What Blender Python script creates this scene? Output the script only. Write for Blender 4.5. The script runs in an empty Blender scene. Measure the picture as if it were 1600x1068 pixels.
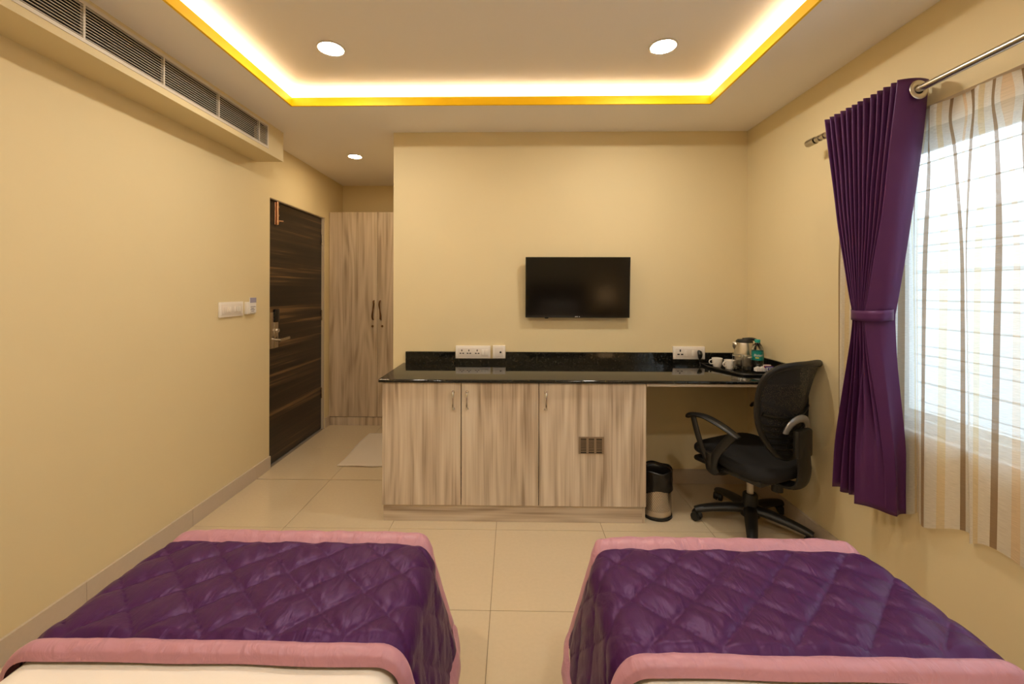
import bpy, bmesh, math, random
from mathutils import Vector, Matrix, Euler, noise

R = math.radians
PI = math.pi
random.seed(7)
scene = bpy.context.scene
COL = scene.collection

# ------------------------------------------------------------------ camera, world, exposure
cam_data = bpy.data.cameras.new('camera')
cam_data.sensor_width = 36.0
cam_data.lens = 36.0 * 662.0 / 1600.0
cam_data.shift_x = (800 - 790.34) / 1600.0
cam_data.shift_y = -(534 - 451.4) / 1600.0
cam_data.clip_start = 0.02
cam = bpy.data.objects.new('camera', cam_data)
COL.objects.link(cam)
cam.matrix_world = (Matrix.Translation((0, 0, 1.3483)) @ Matrix.Rotation(R(0.966), 4, 'Z')
                    @ Matrix.Rotation(R(90.0975), 4, 'X') @ Matrix.Rotation(R(0.104), 4, 'Z'))
scene.camera = cam

world = bpy.data.worlds.new('overcast_sky')
scene.world = world
world.use_nodes = True
bg = world.node_tree.nodes['Background']
bg.inputs['Color'].default_value = (0.80, 0.89, 1.0, 1)
bg.inputs['Strength'].default_value = 4.2

scene.view_settings.view_transform = 'Standard'
scene.view_settings.look = 'None'
scene.view_settings.gamma = 1.0
scene.view_settings.use_curve_mapping = False
scene.view_settings.exposure = 0.30
scene.cycles.max_bounces = 14
scene.cycles.diffuse_bounces = 7
scene.cycles.transparent_max_bounces = 16

WARM = (1.0, 0.92, 0.79)          # colour of the downlights
COVE = (1.0, 0.74, 0.47)          # colour of the strip in the ceiling recess
DOWN_E = 270.0
COVE_E = 22.0
LAMP_E = 2.5

# ------------------------------------------------------------------ materials
def mat_new(name):
    m = bpy.data.materials.new(name)
    m.use_nodes = True
    nt = m.node_tree
    return m, nt, nt.nodes, nt.links, nt.nodes['Principled BSDF']

def setp(b, **k):
    names = dict(rough='Roughness', metal='Metallic', spec='Specular IOR Level', trans='Transmission Weight', ior='IOR',
                 sheen='Sheen Weight', sheenr='Sheen Roughness', coat='Coat Weight', coatr='Coat Roughness', alpha='Alpha')
    for a, v in k.items():
        b.inputs[names[a]].default_value = v

def plain(name, col, bump=0.0, bscale=300.0, var=0.0, vscale=6.0, **k):
    """one colour, with faint procedural unevenness and relief"""
    m, nt, N, L, b = mat_new(name)
    b.inputs['Base Color'].default_value = (*col, 1)
    setp(b, **k)
    tc = N.new('ShaderNodeTexCoord')
    if var:
        n = N.new('ShaderNodeTexNoise'); n.inputs['Scale'].default_value = vscale; n.inputs['Detail'].default_value = 4
        L.new(tc.outputs['Object'], n.inputs['Vector'])
        mx = N.new('ShaderNodeMix'); mx.data_type = 'RGBA'
        mx.inputs[6].default_value = (*[c * (1 - var) for c in col], 1)
        mx.inputs[7].default_value = (*[min(1, c * (1 + var)) for c in col], 1)
        L.new(n.outputs['Fac'], mx.inputs[0]); L.new(mx.outputs[2], b.inputs['Base Color'])
    if bump:
        n2 = N.new('ShaderNodeTexNoise'); n2.inputs['Scale'].default_value = bscale; n2.inputs['Detail'].default_value = 3
        L.new(tc.outputs['Object'], n2.inputs['Vector'])
        bp = N.new('ShaderNodeBump'); bp.inputs['Strength'].default_value = bump; bp.inputs['Distance'].default_value = 0.002
        L.new(n2.outputs['Fac'], bp.inputs['Height']); L.new(bp.outputs['Normal'], b.inputs['Normal'])
    return m

def emit(name, col, s):
    m = bpy.data.materials.new(name); m.use_nodes = True
    N = m.node_tree.nodes; L = m.node_tree.links
    N.remove(N['Principled BSDF'])
    e = N.new('ShaderNodeEmission'); e.inputs['Color'].default_value = (*col, 1); e.inputs['Strength'].default_value = s
    L.new(e.outputs[0], N['Material Output'].inputs['Surface'])
    return m

def wood(name, stops, axis='Z', scale=1.0, rough=0.42, grain=None, ring=9.0):
    """laminate with long grain along axis; every object gets its own cut of the pattern"""
    m, nt, N, L, b = mat_new(name)
    setp(b, rough=rough)
    tc = N.new('ShaderNodeTexCoord'); oi = N.new('ShaderNodeObjectInfo')
    off = N.new('ShaderNodeVectorMath'); off.operation = 'MULTIPLY_ADD'
    cb = N.new('ShaderNodeCombineXYZ')
    for i in range(3): L.new(oi.outputs['Random'], cb.inputs[i])
    L.new(cb.outputs[0], off.inputs[0]); off.inputs[1].default_value = (13.1, 7.7, 5.3)
    L.new(tc.outputs['Object'], off.inputs[2])
    def mapped(sc):
        mp = N.new('ShaderNodeMapping'); mp.inputs['Scale'].default_value = sc
        L.new(off.outputs[0], mp.inputs['Vector']); return mp
    s = scale
    g = {'Z': ((22*s, 22*s, 0.9*s), (120*s, 120*s, 2.2*s), (4.5*s, 4.5*s, .6*s)),
         'X': ((0.9*s, 22*s, 22*s), (2.2*s, 120*s, 120*s), (.6*s, 4.5*s, 4.5*s)),
         'Y': ((7*s, 0.75*s, 7*s), (55*s, 1.6*s, 55*s), (4*s, .55*s, 4*s))}[axis]
    if grain: g = grain
    n1 = N.new('ShaderNodeTexNoise'); n1.inputs['Scale'].default_value = 1.0; n1.inputs['Detail'].default_value = 3; n1.inputs['Distortion'].default_value = .25
    L.new(mapped(g[0]).outputs[0], n1.inputs['Vector'])
    n2 = N.new('ShaderNodeTexNoise'); n2.inputs['Scale'].default_value = 1.0; n2.inputs['Detail'].default_value = 5
    L.new(mapped(g[1]).outputs[0], n2.inputs['Vector'])
    n3 = N.new('ShaderNodeTexNoise'); n3.inputs['Scale'].default_value = 1.0; n3.inputs['Detail'].default_value = 1.5
    L.new(mapped(g[2]).outputs[0], n3.inputs['Vector'])
    # rings: a sine of the slow field gives cathedral figures
    mu = N.new('ShaderNodeMath'); mu.operation = 'MULTIPLY'; mu.inputs[1].default_value = ring * 2 * PI
    L.new(n3.outputs['Fac'], mu.inputs[0])
    sn = N.new('ShaderNodeMath'); sn.operation = 'SINE'; L.new(mu.outputs[0], sn.inputs[0])
    a1 = N.new('ShaderNodeMath'); a1.operation = 'MULTIPLY_ADD'; a1.inputs[1].default_value = .085
    L.new(sn.outputs[0], a1.inputs[0]); L.new(n1.outputs['Fac'], a1.inputs[2])
    a2 = N.new('ShaderNodeMath'); a2.operation = 'MULTIPLY_ADD'; a2.inputs[1].default_value = .5
    sb = N.new('ShaderNodeMath'); sb.operation = 'SUBTRACT'; sb.inputs[1].default_value = .5
    L.new(n2.outputs['Fac'], sb.inputs[0]); L.new(sb.outputs[0], a2.inputs[0]); L.new(a1.outputs[0], a2.inputs[2])
    cr = N.new('ShaderNodeValToRGB'); cr.color_ramp.interpolation = 'LINEAR'
    els = cr.color_ramp.elements
    while len(els) < len(stops): els.new(.5)
    for e, (p, c) in zip(els, stops): e.position = p; e.color = (*c, 1)
    L.new(a2.outputs[0], cr.inputs['Fac']); L.new(cr.outputs['Color'], b.inputs['Base Color'])
    bp = N.new('ShaderNodeBump'); bp.inputs['Strength'].default_value = .08; bp.inputs['Distance'].default_value = .001
    L.new(n2.outputs['Fac'], bp.inputs['Height']); L.new(bp.outputs['Normal'], b.inputs['Normal'])
    return m

def granite(name):
    m, nt, N, L, b = mat_new(name)
    setp(b, rough=.06)
    tc = N.new('ShaderNodeTexCoord')
    v = N.new('ShaderNodeTexVoronoi'); v.inputs['Scale'].default_value = 130
    n = N.new('ShaderNodeTexNoise'); n.inputs['Scale'].default_value = 55; n.inputs['Detail'].default_value = 6
    L.new(tc.outputs['Object'], v.inputs['Vector']); L.new(tc.outputs['Object'], n.inputs['Vector'])
    mx = N.new('ShaderNodeMath'); mx.operation = 'MULTIPLY'
    L.new(v.outputs['Color'], mx.inputs[0]); L.new(n.outputs['Fac'], mx.inputs[1])
    cr = N.new('ShaderNodeValToRGB'); e = cr.color_ramp.elements
    e[0].position = .28; e[0].color = (.006, .006, .005, 1); e[1].position = .66; e[1].color = (.040, .037, .030, 1)
    L.new(mx.outputs[0], cr.inputs['Fac']); L.new(cr.outputs['Color'], b.inputs['Base Color'])
    return m

def fabric(name, col, tint=(1, 1, 1), rough=.5, sheen=.3, weave=900, bump=.15, spec=.4, wr=0.0):
    m, nt, N, L, b = mat_new(name)
    b.inputs['Base Color'].default_value = (*col, 1)
    setp(b, rough=rough, sheen=sheen, spec=spec)
    b.inputs['Specular Tint'].default_value = (*tint, 1)
    b.inputs['Sheen Tint'].default_value = (*[min(1, c * 2.5 + .1) for c in col], 1)
    tc = N.new('ShaderNodeTexCoord')
    n = N.new('ShaderNodeTexNoise'); n.inputs['Scale'].default_value = weave; n.inputs['Detail'].default_value = 2
    L.new(tc.outputs['Object'], n.inputs['Vector'])
    bp = N.new('ShaderNodeBump'); bp.inputs['Strength'].default_value = bump; bp.inputs['Distance'].default_value = .001
    L.new(n.outputs['Fac'], bp.inputs['Height'])
    last = bp
    if wr:
        mp = N.new('ShaderNodeMapping'); mp.inputs['Scale'].default_value = (26, 11, 18); mp.inputs['Rotation'].default_value = (0, 0, R(35))
        L.new(tc.outputs['Object'], mp.inputs['Vector'])
        n2 = N.new('ShaderNodeTexNoise'); n2.inputs['Scale'].default_value = 1.0; n2.inputs['Detail'].default_value = 3; n2.inputs['Distortion'].default_value = .8
        L.new(mp.outputs[0], n2.inputs['Vector'])
        b2 = N.new('ShaderNodeBump'); b2.inputs['Strength'].default_value = wr; b2.inputs['Distance'].default_value = .02
        L.new(n2.outputs['Fac'], b2.inputs['Height']); L.new(bp.outputs['Normal'], b2.inputs['Normal'])
        last = b2
    L.new(last.outputs['Normal'], b.inputs['Normal'])
    return m

def pane_glass(name):
    m = bpy.data.materials.new(name); m.use_nodes = True
    N = m.node_tree.nodes; L = m.node_tree.links
    N.remove(N['Principled BSDF'])
    t = N.new('ShaderNodeBsdfTransparent'); t.inputs[0].default_value = (.94, .97, .97, 1)
    g = N.new('ShaderNodeBsdfGlossy'); g.inputs['Roughness'].default_value = .02
    mx = N.new('ShaderNodeMixShader'); mx.inputs[0].default_value = .05
    L.new(t.outputs[0], mx.inputs[1]); L.new(g.outputs[0], mx.inputs[2])
    L.new(mx.outputs[0], N['Material Output'].inputs['Surface'])
    return m

def sheer_mat(name, tape=False):
    """see-through voile with woven brown, cream and peach stripes (u runs along the cloth in metres)"""
    m = bpy.data.materials.new(name); m.use_nodes = True
    N = m.node_tree.nodes; L = m.node_tree.links
    N.remove(N['Principled BSDF'])
    uv = N.new('ShaderNodeUVMap')
    sp = N.new('ShaderNodeSeparateXYZ'); L.new(uv.outputs[0], sp.inputs[0])
    dv = N.new('ShaderNodeMath'); dv.operation = 'DIVIDE'; dv.inputs[1].default_value = .31
    L.new(sp.outputs[0], dv.inputs[0])
    fr = N.new('ShaderNodeMath'); fr.operation = 'FRACT'; L.new(dv.outputs[0], fr.inputs[0])
    cr = N.new('ShaderNodeValToRGB'); cr.color_ramp.interpolation = 'CONSTANT'
    op = N.new('ShaderNodeValToRGB'); op.color_ramp.interpolation = 'CONSTANT'
    white = (.86, .85, .82); brown = (.33, .235, .15); cream = (.80, .68, .46); peach = (.85, .68, .50)
    st = [(0, brown, .93), (.105, white, .62), (.30, cream, .66), (.40, white, .62), (.56, brown, .93), (.635, white, .62), (.76, peach, .62), (.84, white, .62)]
    for ramp, k in ((cr, 0), (op, 1)):
        e = ramp.color_ramp.elements
        while len(e) < len(st): e.new(.5)
        for el, (p, c, o) in zip(e, st):
            el.position = p
            if tape: o = .5 + o * .45
            el.color = (*c, 1) if k == 0 else (o, o, o, 1)
    L.new(fr.outputs[0], cr.inputs[0]); L.new(fr.outputs[0], op.inputs[0])
    # fine crosswise threads
    wv = N.new('ShaderNodeTexNoise'); wv.inputs['Scale'].default_value = 1.0; wv.inputs['Detail'].default_value = 2
    mp = N.new('ShaderNodeMapping'); mp.inputs['Scale'].default_value = (30, 420, 1); L.new(uv.outputs[0], mp.inputs['Vector']); L.new(mp.outputs[0], wv.inputs['Vector'])
    ad = N.new('ShaderNodeMath'); ad.operation = 'MULTIPLY_ADD'; ad.inputs[1].default_value = .35
    sb = N.new('ShaderNodeMath'); sb.operation = 'SUBTRACT'; sb.inputs[1].default_value = .5
    L.new(wv.outputs['Fac'], sb.inputs[0]); L.new(sb.outputs[0], ad.inputs[0]); L.new(op.outputs[0], ad.inputs[2]); ad.use_clamp = True
    d = N.new('ShaderNodeBsdfDiffuse'); t = N.new('ShaderNodeBsdfTranslucent'); tr = N.new('ShaderNodeBsdfTransparent')
    L.new(cr.outputs[0], d.inputs[0]); L.new(cr.outputs[0], t.inputs[0])
    m1 = N.new('ShaderNodeMixShader'); m1.inputs[0].default_value = .5
    L.new(d.outputs[0], m1.inputs[1]); L.new(t.outputs[0], m1.inputs[2])
    m2 = N.new('ShaderNodeMixShader'); L.new(ad.outputs[0], m2.inputs[0]); L.new(tr.outputs[0], m2.inputs[1]); L.new(m1.outputs[0], m2.inputs[2])
    L.new(m2.outputs[0], N['Material Output'].inputs['Surface'])
    return m

def mesh_fabric(name, col, open_):
    m = bpy.data.materials.new(name); m.use_nodes = True
    N = m.node_tree.nodes; L = m.node_tree.links
    b = N['Principled BSDF']; b.inputs['Base Color'].default_value = (*col, 1); b.inputs['Roughness'].default_value = .7
    tc = N.new('ShaderNodeTexCoord')
    v = N.new('ShaderNodeTexVoronoi'); v.inputs['Scale'].default_value = 260; L.new(tc.outputs['Object'], v.inputs['Vector'])
    lt = N.new('ShaderNodeMath'); lt.operation = 'LESS_THAN'; lt.inputs[1].default_value = open_
    L.new(v.outputs['Distance'], lt.inputs[0])
    tr = N.new('ShaderNodeBsdfTransparent'); mx = N.new('ShaderNodeMixShader')
    L.new(lt.outputs[0], mx.inputs[0]); L.new(b.outputs[0], mx.inputs[1]); L.new(tr.outputs[0], mx.inputs[2])
    L.new(mx.outputs[0], N['Material Output'].inputs['Surface'])
    return m

M = dict(
    wall=plain('cream_wall_paint', (.70, .595, .365), bump=.10, bscale=120, var=.025, vscale=2.5, rough=.62, spec=.3),
    ceil=plain('ceiling_paint', (.86, .825, .80), bump=.05, bscale=150, rough=.75, spec=.2),
    yellow=plain('yellow_paint', (.92, .58, .002), rough=.5, spec=.3, var=.02),
    tile=plain('ivory_floor_tile', (.59, .485, .335), var=.05, vscale=60, rough=.09, spec=.5),
    grout=plain('tile_grout', (.20, .15, .09), rough=.9, bump=.2),
    skirt=plain('grey_skirting_tile', (.54, .455, .36), var=.05, vscale=80, rough=.3),
    laminate=wood('ash_laminate', [(.25, (.36, .275, .195)), (.42, (.55, .45, .34)), (.55, (.64, .54, .42)), (.78, (.75, .66, .54))]),
    laminate_h=wood('ash_laminate_lengthwise', [(.25, (.36, .275, .195)), (.42, (.55, .45, .34)), (.55, (.64, .54, .42)), (.78, (.75, .66, .54))], axis='X'),
    wardrobe=wood('wardrobe_laminate', [(.25, (.33, .245, .165)), (.42, (.47, .37, .26)), (.55, (.55, .44, .32)), (.78, (.64, .53, .40))]),
    doorwood=wood('dark_veneer', [(.30, (.008, .005, .003)), (.52, (.020, .012, .006)), (.64, (.040, .022, .010)), (.74, (.15, .085, .035))], axis='Y', rough=.35, ring=2, grain=((9, .55, 30), (40, 1.2, 150), (3, .3, 8))),
    granite=granite('black_granite'),
    black=plain('black_plastic', (.0085, .008, .0075), rough=.42, bump=.05),
    blackgloss=plain('black_gloss_plastic', (.008, .008, .008), rough=.15),
    screen=plain('dark_screen_glass', (.003, .0022, .002), rough=.13, spec=.35),
    vent=plain('brown_metal', (.30, .22, .145), rough=.4, metal=.25),
    cloth_black=fabric('black_seat_cloth', (.010, .009, .009), rough=.9, sheen=.04),
    net=mesh_fabric('black_back_net', (.014, .013, .014), .22),
    steel=plain('brushed_steel', (.62, .58, .52), metal=1, rough=.28, bump=.04),
    chrome=plain('chrome', (.80, .78, .75), metal=1, rough=.10),
    silver=plain('silver_plastic', (.42, .42, .43), metal=.7, rough=.3),
    nickel=plain('satin_nickel', (.55, .50, .43), metal=1, rough=.25),
    copper=plain('antique_copper', (.62, .36, .20), metal=1, rough=.3),
    bronze=plain('bronze', (.16, .075, .025), metal=.8, rough=.35),
    white_plastic=plain('white_plastic', (.72, .66, .60), rough=.35),
    switch=plain('white_switch_plastic', (.80, .75, .69), rough=.28),
    hole=plain('hole_shade', (.01, .008, .007), rough=.9),  # near-black colour painting the shade of holes that are not cut
    grille=plain('grille_paint', (.66, .60, .52), rough=.45),
    duct=plain('duct_shade', (.02, .014, .011), rough=.9),  # near-black colour stands in for shade inside the air outlet
    alu=plain('window_aluminium', (.72, .77, .78), rough=.4),
    glass=pane_glass('window_glass'),
    iron=plain('grey_bar_paint', (.62, .65, .68), rough=.5),
    blocks=plain('pale_block_wall', (.60, .66, .72), rough=.9, var=.12, vscale=9, bump=.3, bscale=60),
    purple=fabric('plum_satin', (.068, .018, .078), tint=(.85, .55, .95), rough=.40, sheen=.12, weave=1400, bump=.04, spec=.45),
    quilt=fabric('purple_quilted_satin', (.050, .0095, .064), tint=(.80, .50, .95), rough=.40, sheen=.04, weave=1500, bump=.03, spec=.4, wr=.26),
    pink=fabric('dusty_pink_satin', (.45, .215, .275), rough=.42, sheen=.2, weave=1500, bump=.03, spec=.45, wr=.42),
    linen=fabric('white_stripe_linen', (.80, .74, .68), rough=.75, sheen=.1, weave=700, bump=.1),
    mat=fabric('white_bath_mat', (.66, .58, .48), rough=.95, sheen=.2, weave=350, bump=.6),
    sheer=sheer_mat('striped_voile'), tape=sheer_mat('voile_heading_tape', True),
    ceramic=plain('white_china', (.78, .73, .66), rough=.15),
    teal=plain('teal_label', (.0, .20, .17), rough=.4),
    tealcap=plain('teal_cap', (.0, .30, .24), rough=.35),
    paper=plain('white_paper', (.75, .72, .70), rough=.7),
    redp=plain('red_sachet', (.35, .03, .02), rough=.4),
    bluep=plain('violet_sachet', (.06, .035, .22), rough=.35),
    ink=plain('grey_print', (.16, .16, .22), rough=.6),
    violet=plain('lilac_print', (.32, .30, .42), rough=.6),
    yel_print=plain('yellow_print', (.75, .60, .05), rough=.6),
    bag=plain('black_bin_liner', (.010, .008, .007), rough=.33, bump=.5, bscale=40),
    darkwood=plain('dark_bed_wood', (.06, .03, .015), rough=.5, var=.2, vscale=12),
    down=emit('downlight_glow', WARM, DOWN_E),
    down_warm=emit('corridor_downlight_glow', (1, .76, .48), DOWN_E * .62),
    led=emit('cove_strip_glow', COVE, COVE_E),
    lampglow=emit('lamp_shade_glow', (1, .58, .25), LAMP_E),
    foam=plain('beige_board', (.52, .44, .34), rough=.6),
)
gl, ng, Ng, Lg, bgl = mat_new('clear_glass')
bgl.inputs['Base Color'].default_value = (.97, .97, .96, 1); setp(bgl, rough=.02, trans=1.0, ior=1.45); M['clear'] = gl
wt, ng, Ng, Lg, bw = mat_new('clear_bottle_plastic')
bw.inputs['Base Color'].default_value = (.93, .96, .96, 1); setp(bw, rough=.05, trans=1.0, ior=1.33); M['pet'] = wt
# perforated steel for the bin: dark round holes in staggered rows
pf, npf, Npf, Lpf, bpf = mat_new('perforated_steel')
setp(bpf, metal=1, rough=.3); bpf.inputs['Base Color'].default_value = (.58, .52, .45, 1)

# ------------------------------------------------------------------ helpers
def box(bm, x0, x1, y0, y1, z0, z1):
    vs = [bm.verts.new(p) for p in ((x0,y0,z0),(x1,y0,z0),(x1,y1,z0),(x0,y1,z0),(x0,y0,z1),(x1,y0,z1),(x1,y1,z1),(x0,y1,z1))]
    for f in ((0,3,2,1),(4,5,6,7),(0,1,5,4),(1,2,6,5),(2,3,7,6),(3,0,4,7)):
        bm.faces.new([vs[i] for i in f])
    return vs

def bx(*a):
    bm = bmesh.new()
    box(bm, *a); return bm

def rbox(x0, x1, y0, y1, z0, z1, r=.004, seg=2):
    bm = bx(x0, x1, y0, y1, z0, z1)
    bmesh.ops.bevel(bm, geom=list(bm.edges), offset=r, segments=seg, profile=.5, affect='EDGES')
    return bm

def tube(bm, pts, r, seg=10, closed=False, ry=None, up=None):
    """sweep an ellipse (r, ry) along pts; r and ry may be lists"""
    pts = [Vector(p) for p in pts]; n = len(pts)
    rs = r if isinstance(r, (list, tuple)) else [r] * n
    rys = rs if ry is None else (ry if isinstance(ry, (list, tuple)) else [ry] * n)
    rings = []; nrm = None
    for i, p in enumerate(pts):
        a = pts[(i - 1) % n] if (closed or i) else p
        c = pts[(i + 1) % n] if (closed or i < n - 1) else p
        t = (c - a).normalized()
        if up is not None:
            nrm = Vector(up) - t * t.dot(Vector(up))
        elif nrm is None:
            nrm = t.orthogonal()
        else:
            nrm = nrm - t * t.dot(nrm)
        if nrm.length < 1e-6: nrm = t.orthogonal()
        nrm = nrm.normalized(); bn = t.cross(nrm)
        rings.append([bm.verts.new(p + nrm * (rys[i] * math.cos(2*PI*k/seg)) + bn * (rs[i] * math.sin(2*PI*k/seg))) for k in range(seg)])
    m = n if closed else n - 1
    for i in range(m):
        a, b = rings[i], rings[(i + 1) % n]
        for k in range(seg):
            bm.faces.new([a[k], a[(k+1) % seg], b[(k+1) % seg], b[k]])
    if not closed:
        bm.faces.new(rings[0][::-1]); bm.faces.new(rings[-1])
    return bm

def cyl(bm, p0, p1, r0, r1=None, seg=20):
    return tube(bm, [p0, p1], [r0, r0 if r1 is None else r1], seg)

def lathe(bm, prof, c=(0, 0, 0), seg=28, cap0=True, cap1=True):
    rings = [[bm.verts.new((c[0] + r*math.cos(2*PI*k/seg), c[1] + r*math.sin(2*PI*k/seg), c[2] + z)) for k in range(seg)] for r, z in prof]
    for a, b in zip(rings, rings[1:]):
        for k in range(seg): bm.faces.new([a[k], a[(k+1) % seg], b[(k+1) % seg], b[k]])
    if cap0: bm.faces.new(rings[0][::-1])
    if cap1: bm.faces.new(rings[-1])
    return bm

def prism(bm, poly, axis, a, b):
    """extrude a 2D polygon along an axis between a and b"""
    def P(u, v, w):
        return {'X': (w, u, v), 'Y': (u, w, v), 'Z': (u, v, w)}[axis]
    A = [bm.verts.new(P(u, v, a)) for u, v in poly]; B = [bm.verts.new(P(u, v, b)) for u, v in poly]
    n = len(poly)
    bm.faces.new(A[::-1]); bm.faces.new(B)
    for i in range(n): bm.faces.new([A[i], A[(i+1) % n], B[(i+1) % n], B[i]])
    return bm

def grid(fn, nu, nv, uvfn=None):
    bm = bmesh.new()
    uvl = bm.loops.layers.uv.new('UVMap') if uvfn else None
    V = [[bm.verts.new(fn(i/nu, j/nv)) for j in range(nv + 1)] for i in range(nu + 1)]
    for i in range(nu):
        for j in range(nv):
            f = bm.faces.new([V[i][j], V[i+1][j], V[i+1][j+1], V[i][j+1]])
            if uvfn:
                for l, (a, b) in zip(f.loops, ((i,j),(i+1,j),(i+1,j+1),(i,j+1))):
                    l[uvl].uv = uvfn(a/nu, b/nv)
    return bm

def root_of(o):
    while o.parent: o = o.parent
    return o

def obj(name, bm, mat, parent=None, smooth=False, local=False, label=None, solid=0, fix=True):
    """link one mesh object. Geometry is in world space unless local (then relative to the thing's base)."""
    if parent is not None and not local:
        bmesh.ops.translate(bm, verts=bm.verts, vec=-root_of(parent).location)
    if fix: bmesh.ops.recalc_face_normals(bm, faces=bm.faces)
    me = bpy.data.meshes.new(name); bm.to_mesh(me); bm.free()
    mats = mat if isinstance(mat, (list, tuple)) else [mat]
    for m in mats: me.materials.append(M[m] if isinstance(m, str) else m)
    if smooth:
        me.polygons.foreach_set('use_smooth', [True] * len(me.polygons))
        if smooth != 'all':
            me.set_sharp_from_angle(angle=R(38))
    o = bpy.data.objects.new(name, me); COL.objects.link(o)
    if parent is not None: o.parent = parent
    if label: o['label'] = label
    if solid:
        s = o.modifiers.new('thickness', 'SOLIDIFY'); s.thickness = solid; s.offset = 0
    return o

def thing(name, label, cat, loc=(0, 0, 0), rz=0, group=None):
    o = bpy.data.objects.new(name, None); COL.objects.link(o)
    o.location = loc; o.rotation_euler = (0, 0, rz); o.empty_display_size = .1
    o['label'] = label; o['category'] = cat
    if group: o['group'] = group
    return o

def tag(o, label, cat, group=None):
    o['label'] = label; o['category'] = cat
    if group: o['group'] = group
    return o

def struct(name, bm, mat, label=None, smooth=False):
    o = obj(name, bm, mat, smooth=smooth); o['kind'] = 'structure'
    if label: o['label'] = label
    return o

def catmull(pts, n):
    pts = [Vector(p) for p in pts]; out = []
    P = [pts[0]*2 - pts[1]] + pts + [pts[-1]*2 - pts[-2]]
    for i in range(1, len(P) - 2):
        for k in range(n):
            t = k / n; a, b, c, d = P[i-1], P[i], P[i+1], P[i+2]
            out.append(.5*((2*b) + (c - a)*t + (2*a - 5*b + 4*c - d)*t*t + (3*b - a - 3*c + d)*t**3))
    out.append(pts[-1]); return out

# ------------------------------------------------------------------ room dimensions (metres)
XL, XR = -1.831, 1.638           # side walls
YF, YB = -0.72, 2.988            # wall behind the beds, wall with the television
XA, YA = -0.847, 4.520           # corridor corner, end of corridor
ZC, ZU = 2.4606, 2.560           # lower and upper ceiling
CX0, CX1, CY0, CY1 = -1.3525, 1.1846, -0.16, 2.5544   # ceiling recess
DY0, DY1, DZ = 3.158, 4.095, 2.042                    # entrance door opening
WY0, WY1, WZ0, WZ1 = 0.25, 1.93, 0.765, 1.995         # window opening
ZT = ZU + .08

# ------------------------------------------------------------------ structure
fl = struct('floor', bx(XL - .15, XR + .15, YF - .15, YA + .15, -.12, -.003), 'grout', 'floor of polished ivory tiles')
GX, GY, S, G = -1.2927, 2.3829, .6, .0012
def tiles(x0, x1, y0, y1):
    for i in range(-2, 7):
        for j in range(-7, 5):
            a, b = max(x0, GX + i*S), min(x1, GX + (i+1)*S)
            c, d = max(y0, GY + j*S), min(y1, GY + (j+1)*S)
            if b - a < .012 or d - c < .012: continue
            bm = bx(a + G, b - G, c + G, d - G, -.003, 0)
            obj('tile', bm, 'tile', fl)
tiles(XL, XR, YF, YB)
tiles(XL, XA, YB, YA)

bm = bmesh.new()
box(bm, XL - .15, XL, YF - .15, DY0, 0, ZT); box(bm, XL - .15, XL, DY1, YA + .15, 0, ZT); box(bm, XL - .15, XL, DY0, DY1, DZ, ZT)
struct('wall_left', bm, 'wall')
bm = bmesh.new()
box(bm, XA, XR + .15, YB, YB + .12, 0, ZT); box(bm, XA, XA + .12, YB + .12, YA, 0, ZT)
struct('wall_far', bm, 'wall')
struct('wall_corridor', bx(XL, XA + .12, YA, YA + .12, 0, ZT), 'wall')
bm = bmesh.new()
box(bm, XR, XR + .15, WY1, YB, 0, ZT); box(bm, XR, XR + .15, YF - .15, WY0, 0, ZT)
box(bm, XR, XR + .15, WY0, WY1, 0, WZ0); box(bm, XR, XR + .15, WY0, WY1, WZ1, ZT)
struct('wall_right', bm, 'wall')
struct('wall_rear', bx(XL, XR, YF - .15, YF, 0, ZT), 'wall')

# ceiling: upper slab, soffit ring round the recess, yellow lip, hidden light strip
ce = struct('ceiling', bx(XL, XR, YF, YA, ZU, ZU + .08), 'ceil', 'ceiling with a lit rectangular recess')
bm = bmesh.new()
T = .018
box(bm, XL, CX0, YF, YA, ZC, ZC + T); box(bm, CX1, XR, YF, YB, ZC, ZC + T)
box(bm, CX0, CX1, CY1, YB, ZC, ZC + T); box(bm, CX0, CX1, YF, CY0, ZC, ZC + T); box(bm, CX0, XA, YB, YA, ZC, ZC + T)
obj('soffit', bm, 'ceil', ce)
bm = bmesh.new()
LT, LH = .012, .049
e_ = .0008
box(bm, CX0 + e_, CX1 - e_, CY1 - LT, CY1 - e_, ZC - .001, ZC + LH); box(bm, CX0 + e_, CX1 - e_, CY0 + e_, CY0 + LT, ZC - .001, ZC + LH)
box(bm, CX0 + e_, CX0 + LT, CY0 + LT, CY1 - LT, ZC - .001, ZC + LH); box(bm, CX1 - LT, CX1 - e_, CY0 + LT, CY1 - LT, ZC - .001, ZC + LH)
obj('recess_lip', bm, 'yellow', ce, label='bright yellow painted edge of the ceiling recess')
bm = bmesh.new()
z0, z1, o0, o1 = ZC + T + .001, ZC + T + .018, .045, .075
box(bm, CX0 - o1, CX1 + o1, CY1 + o0, CY1 + o1, z0, z1); box(bm, CX0 - o1, CX1 + o1, CY0 - o1, CY0 - o0, z0, z1)
box(bm, CX0 - o1, CX0 - o0, CY0 - o0, CY1 + o0, z0, z1); box(bm, CX1 + o0, CX1 + o1, CY0 - o0, CY1 + o0, z0, z1)
obj('light_strip', bm, 'led', ce, label='warm light strip hidden behind the recess edge')

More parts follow.
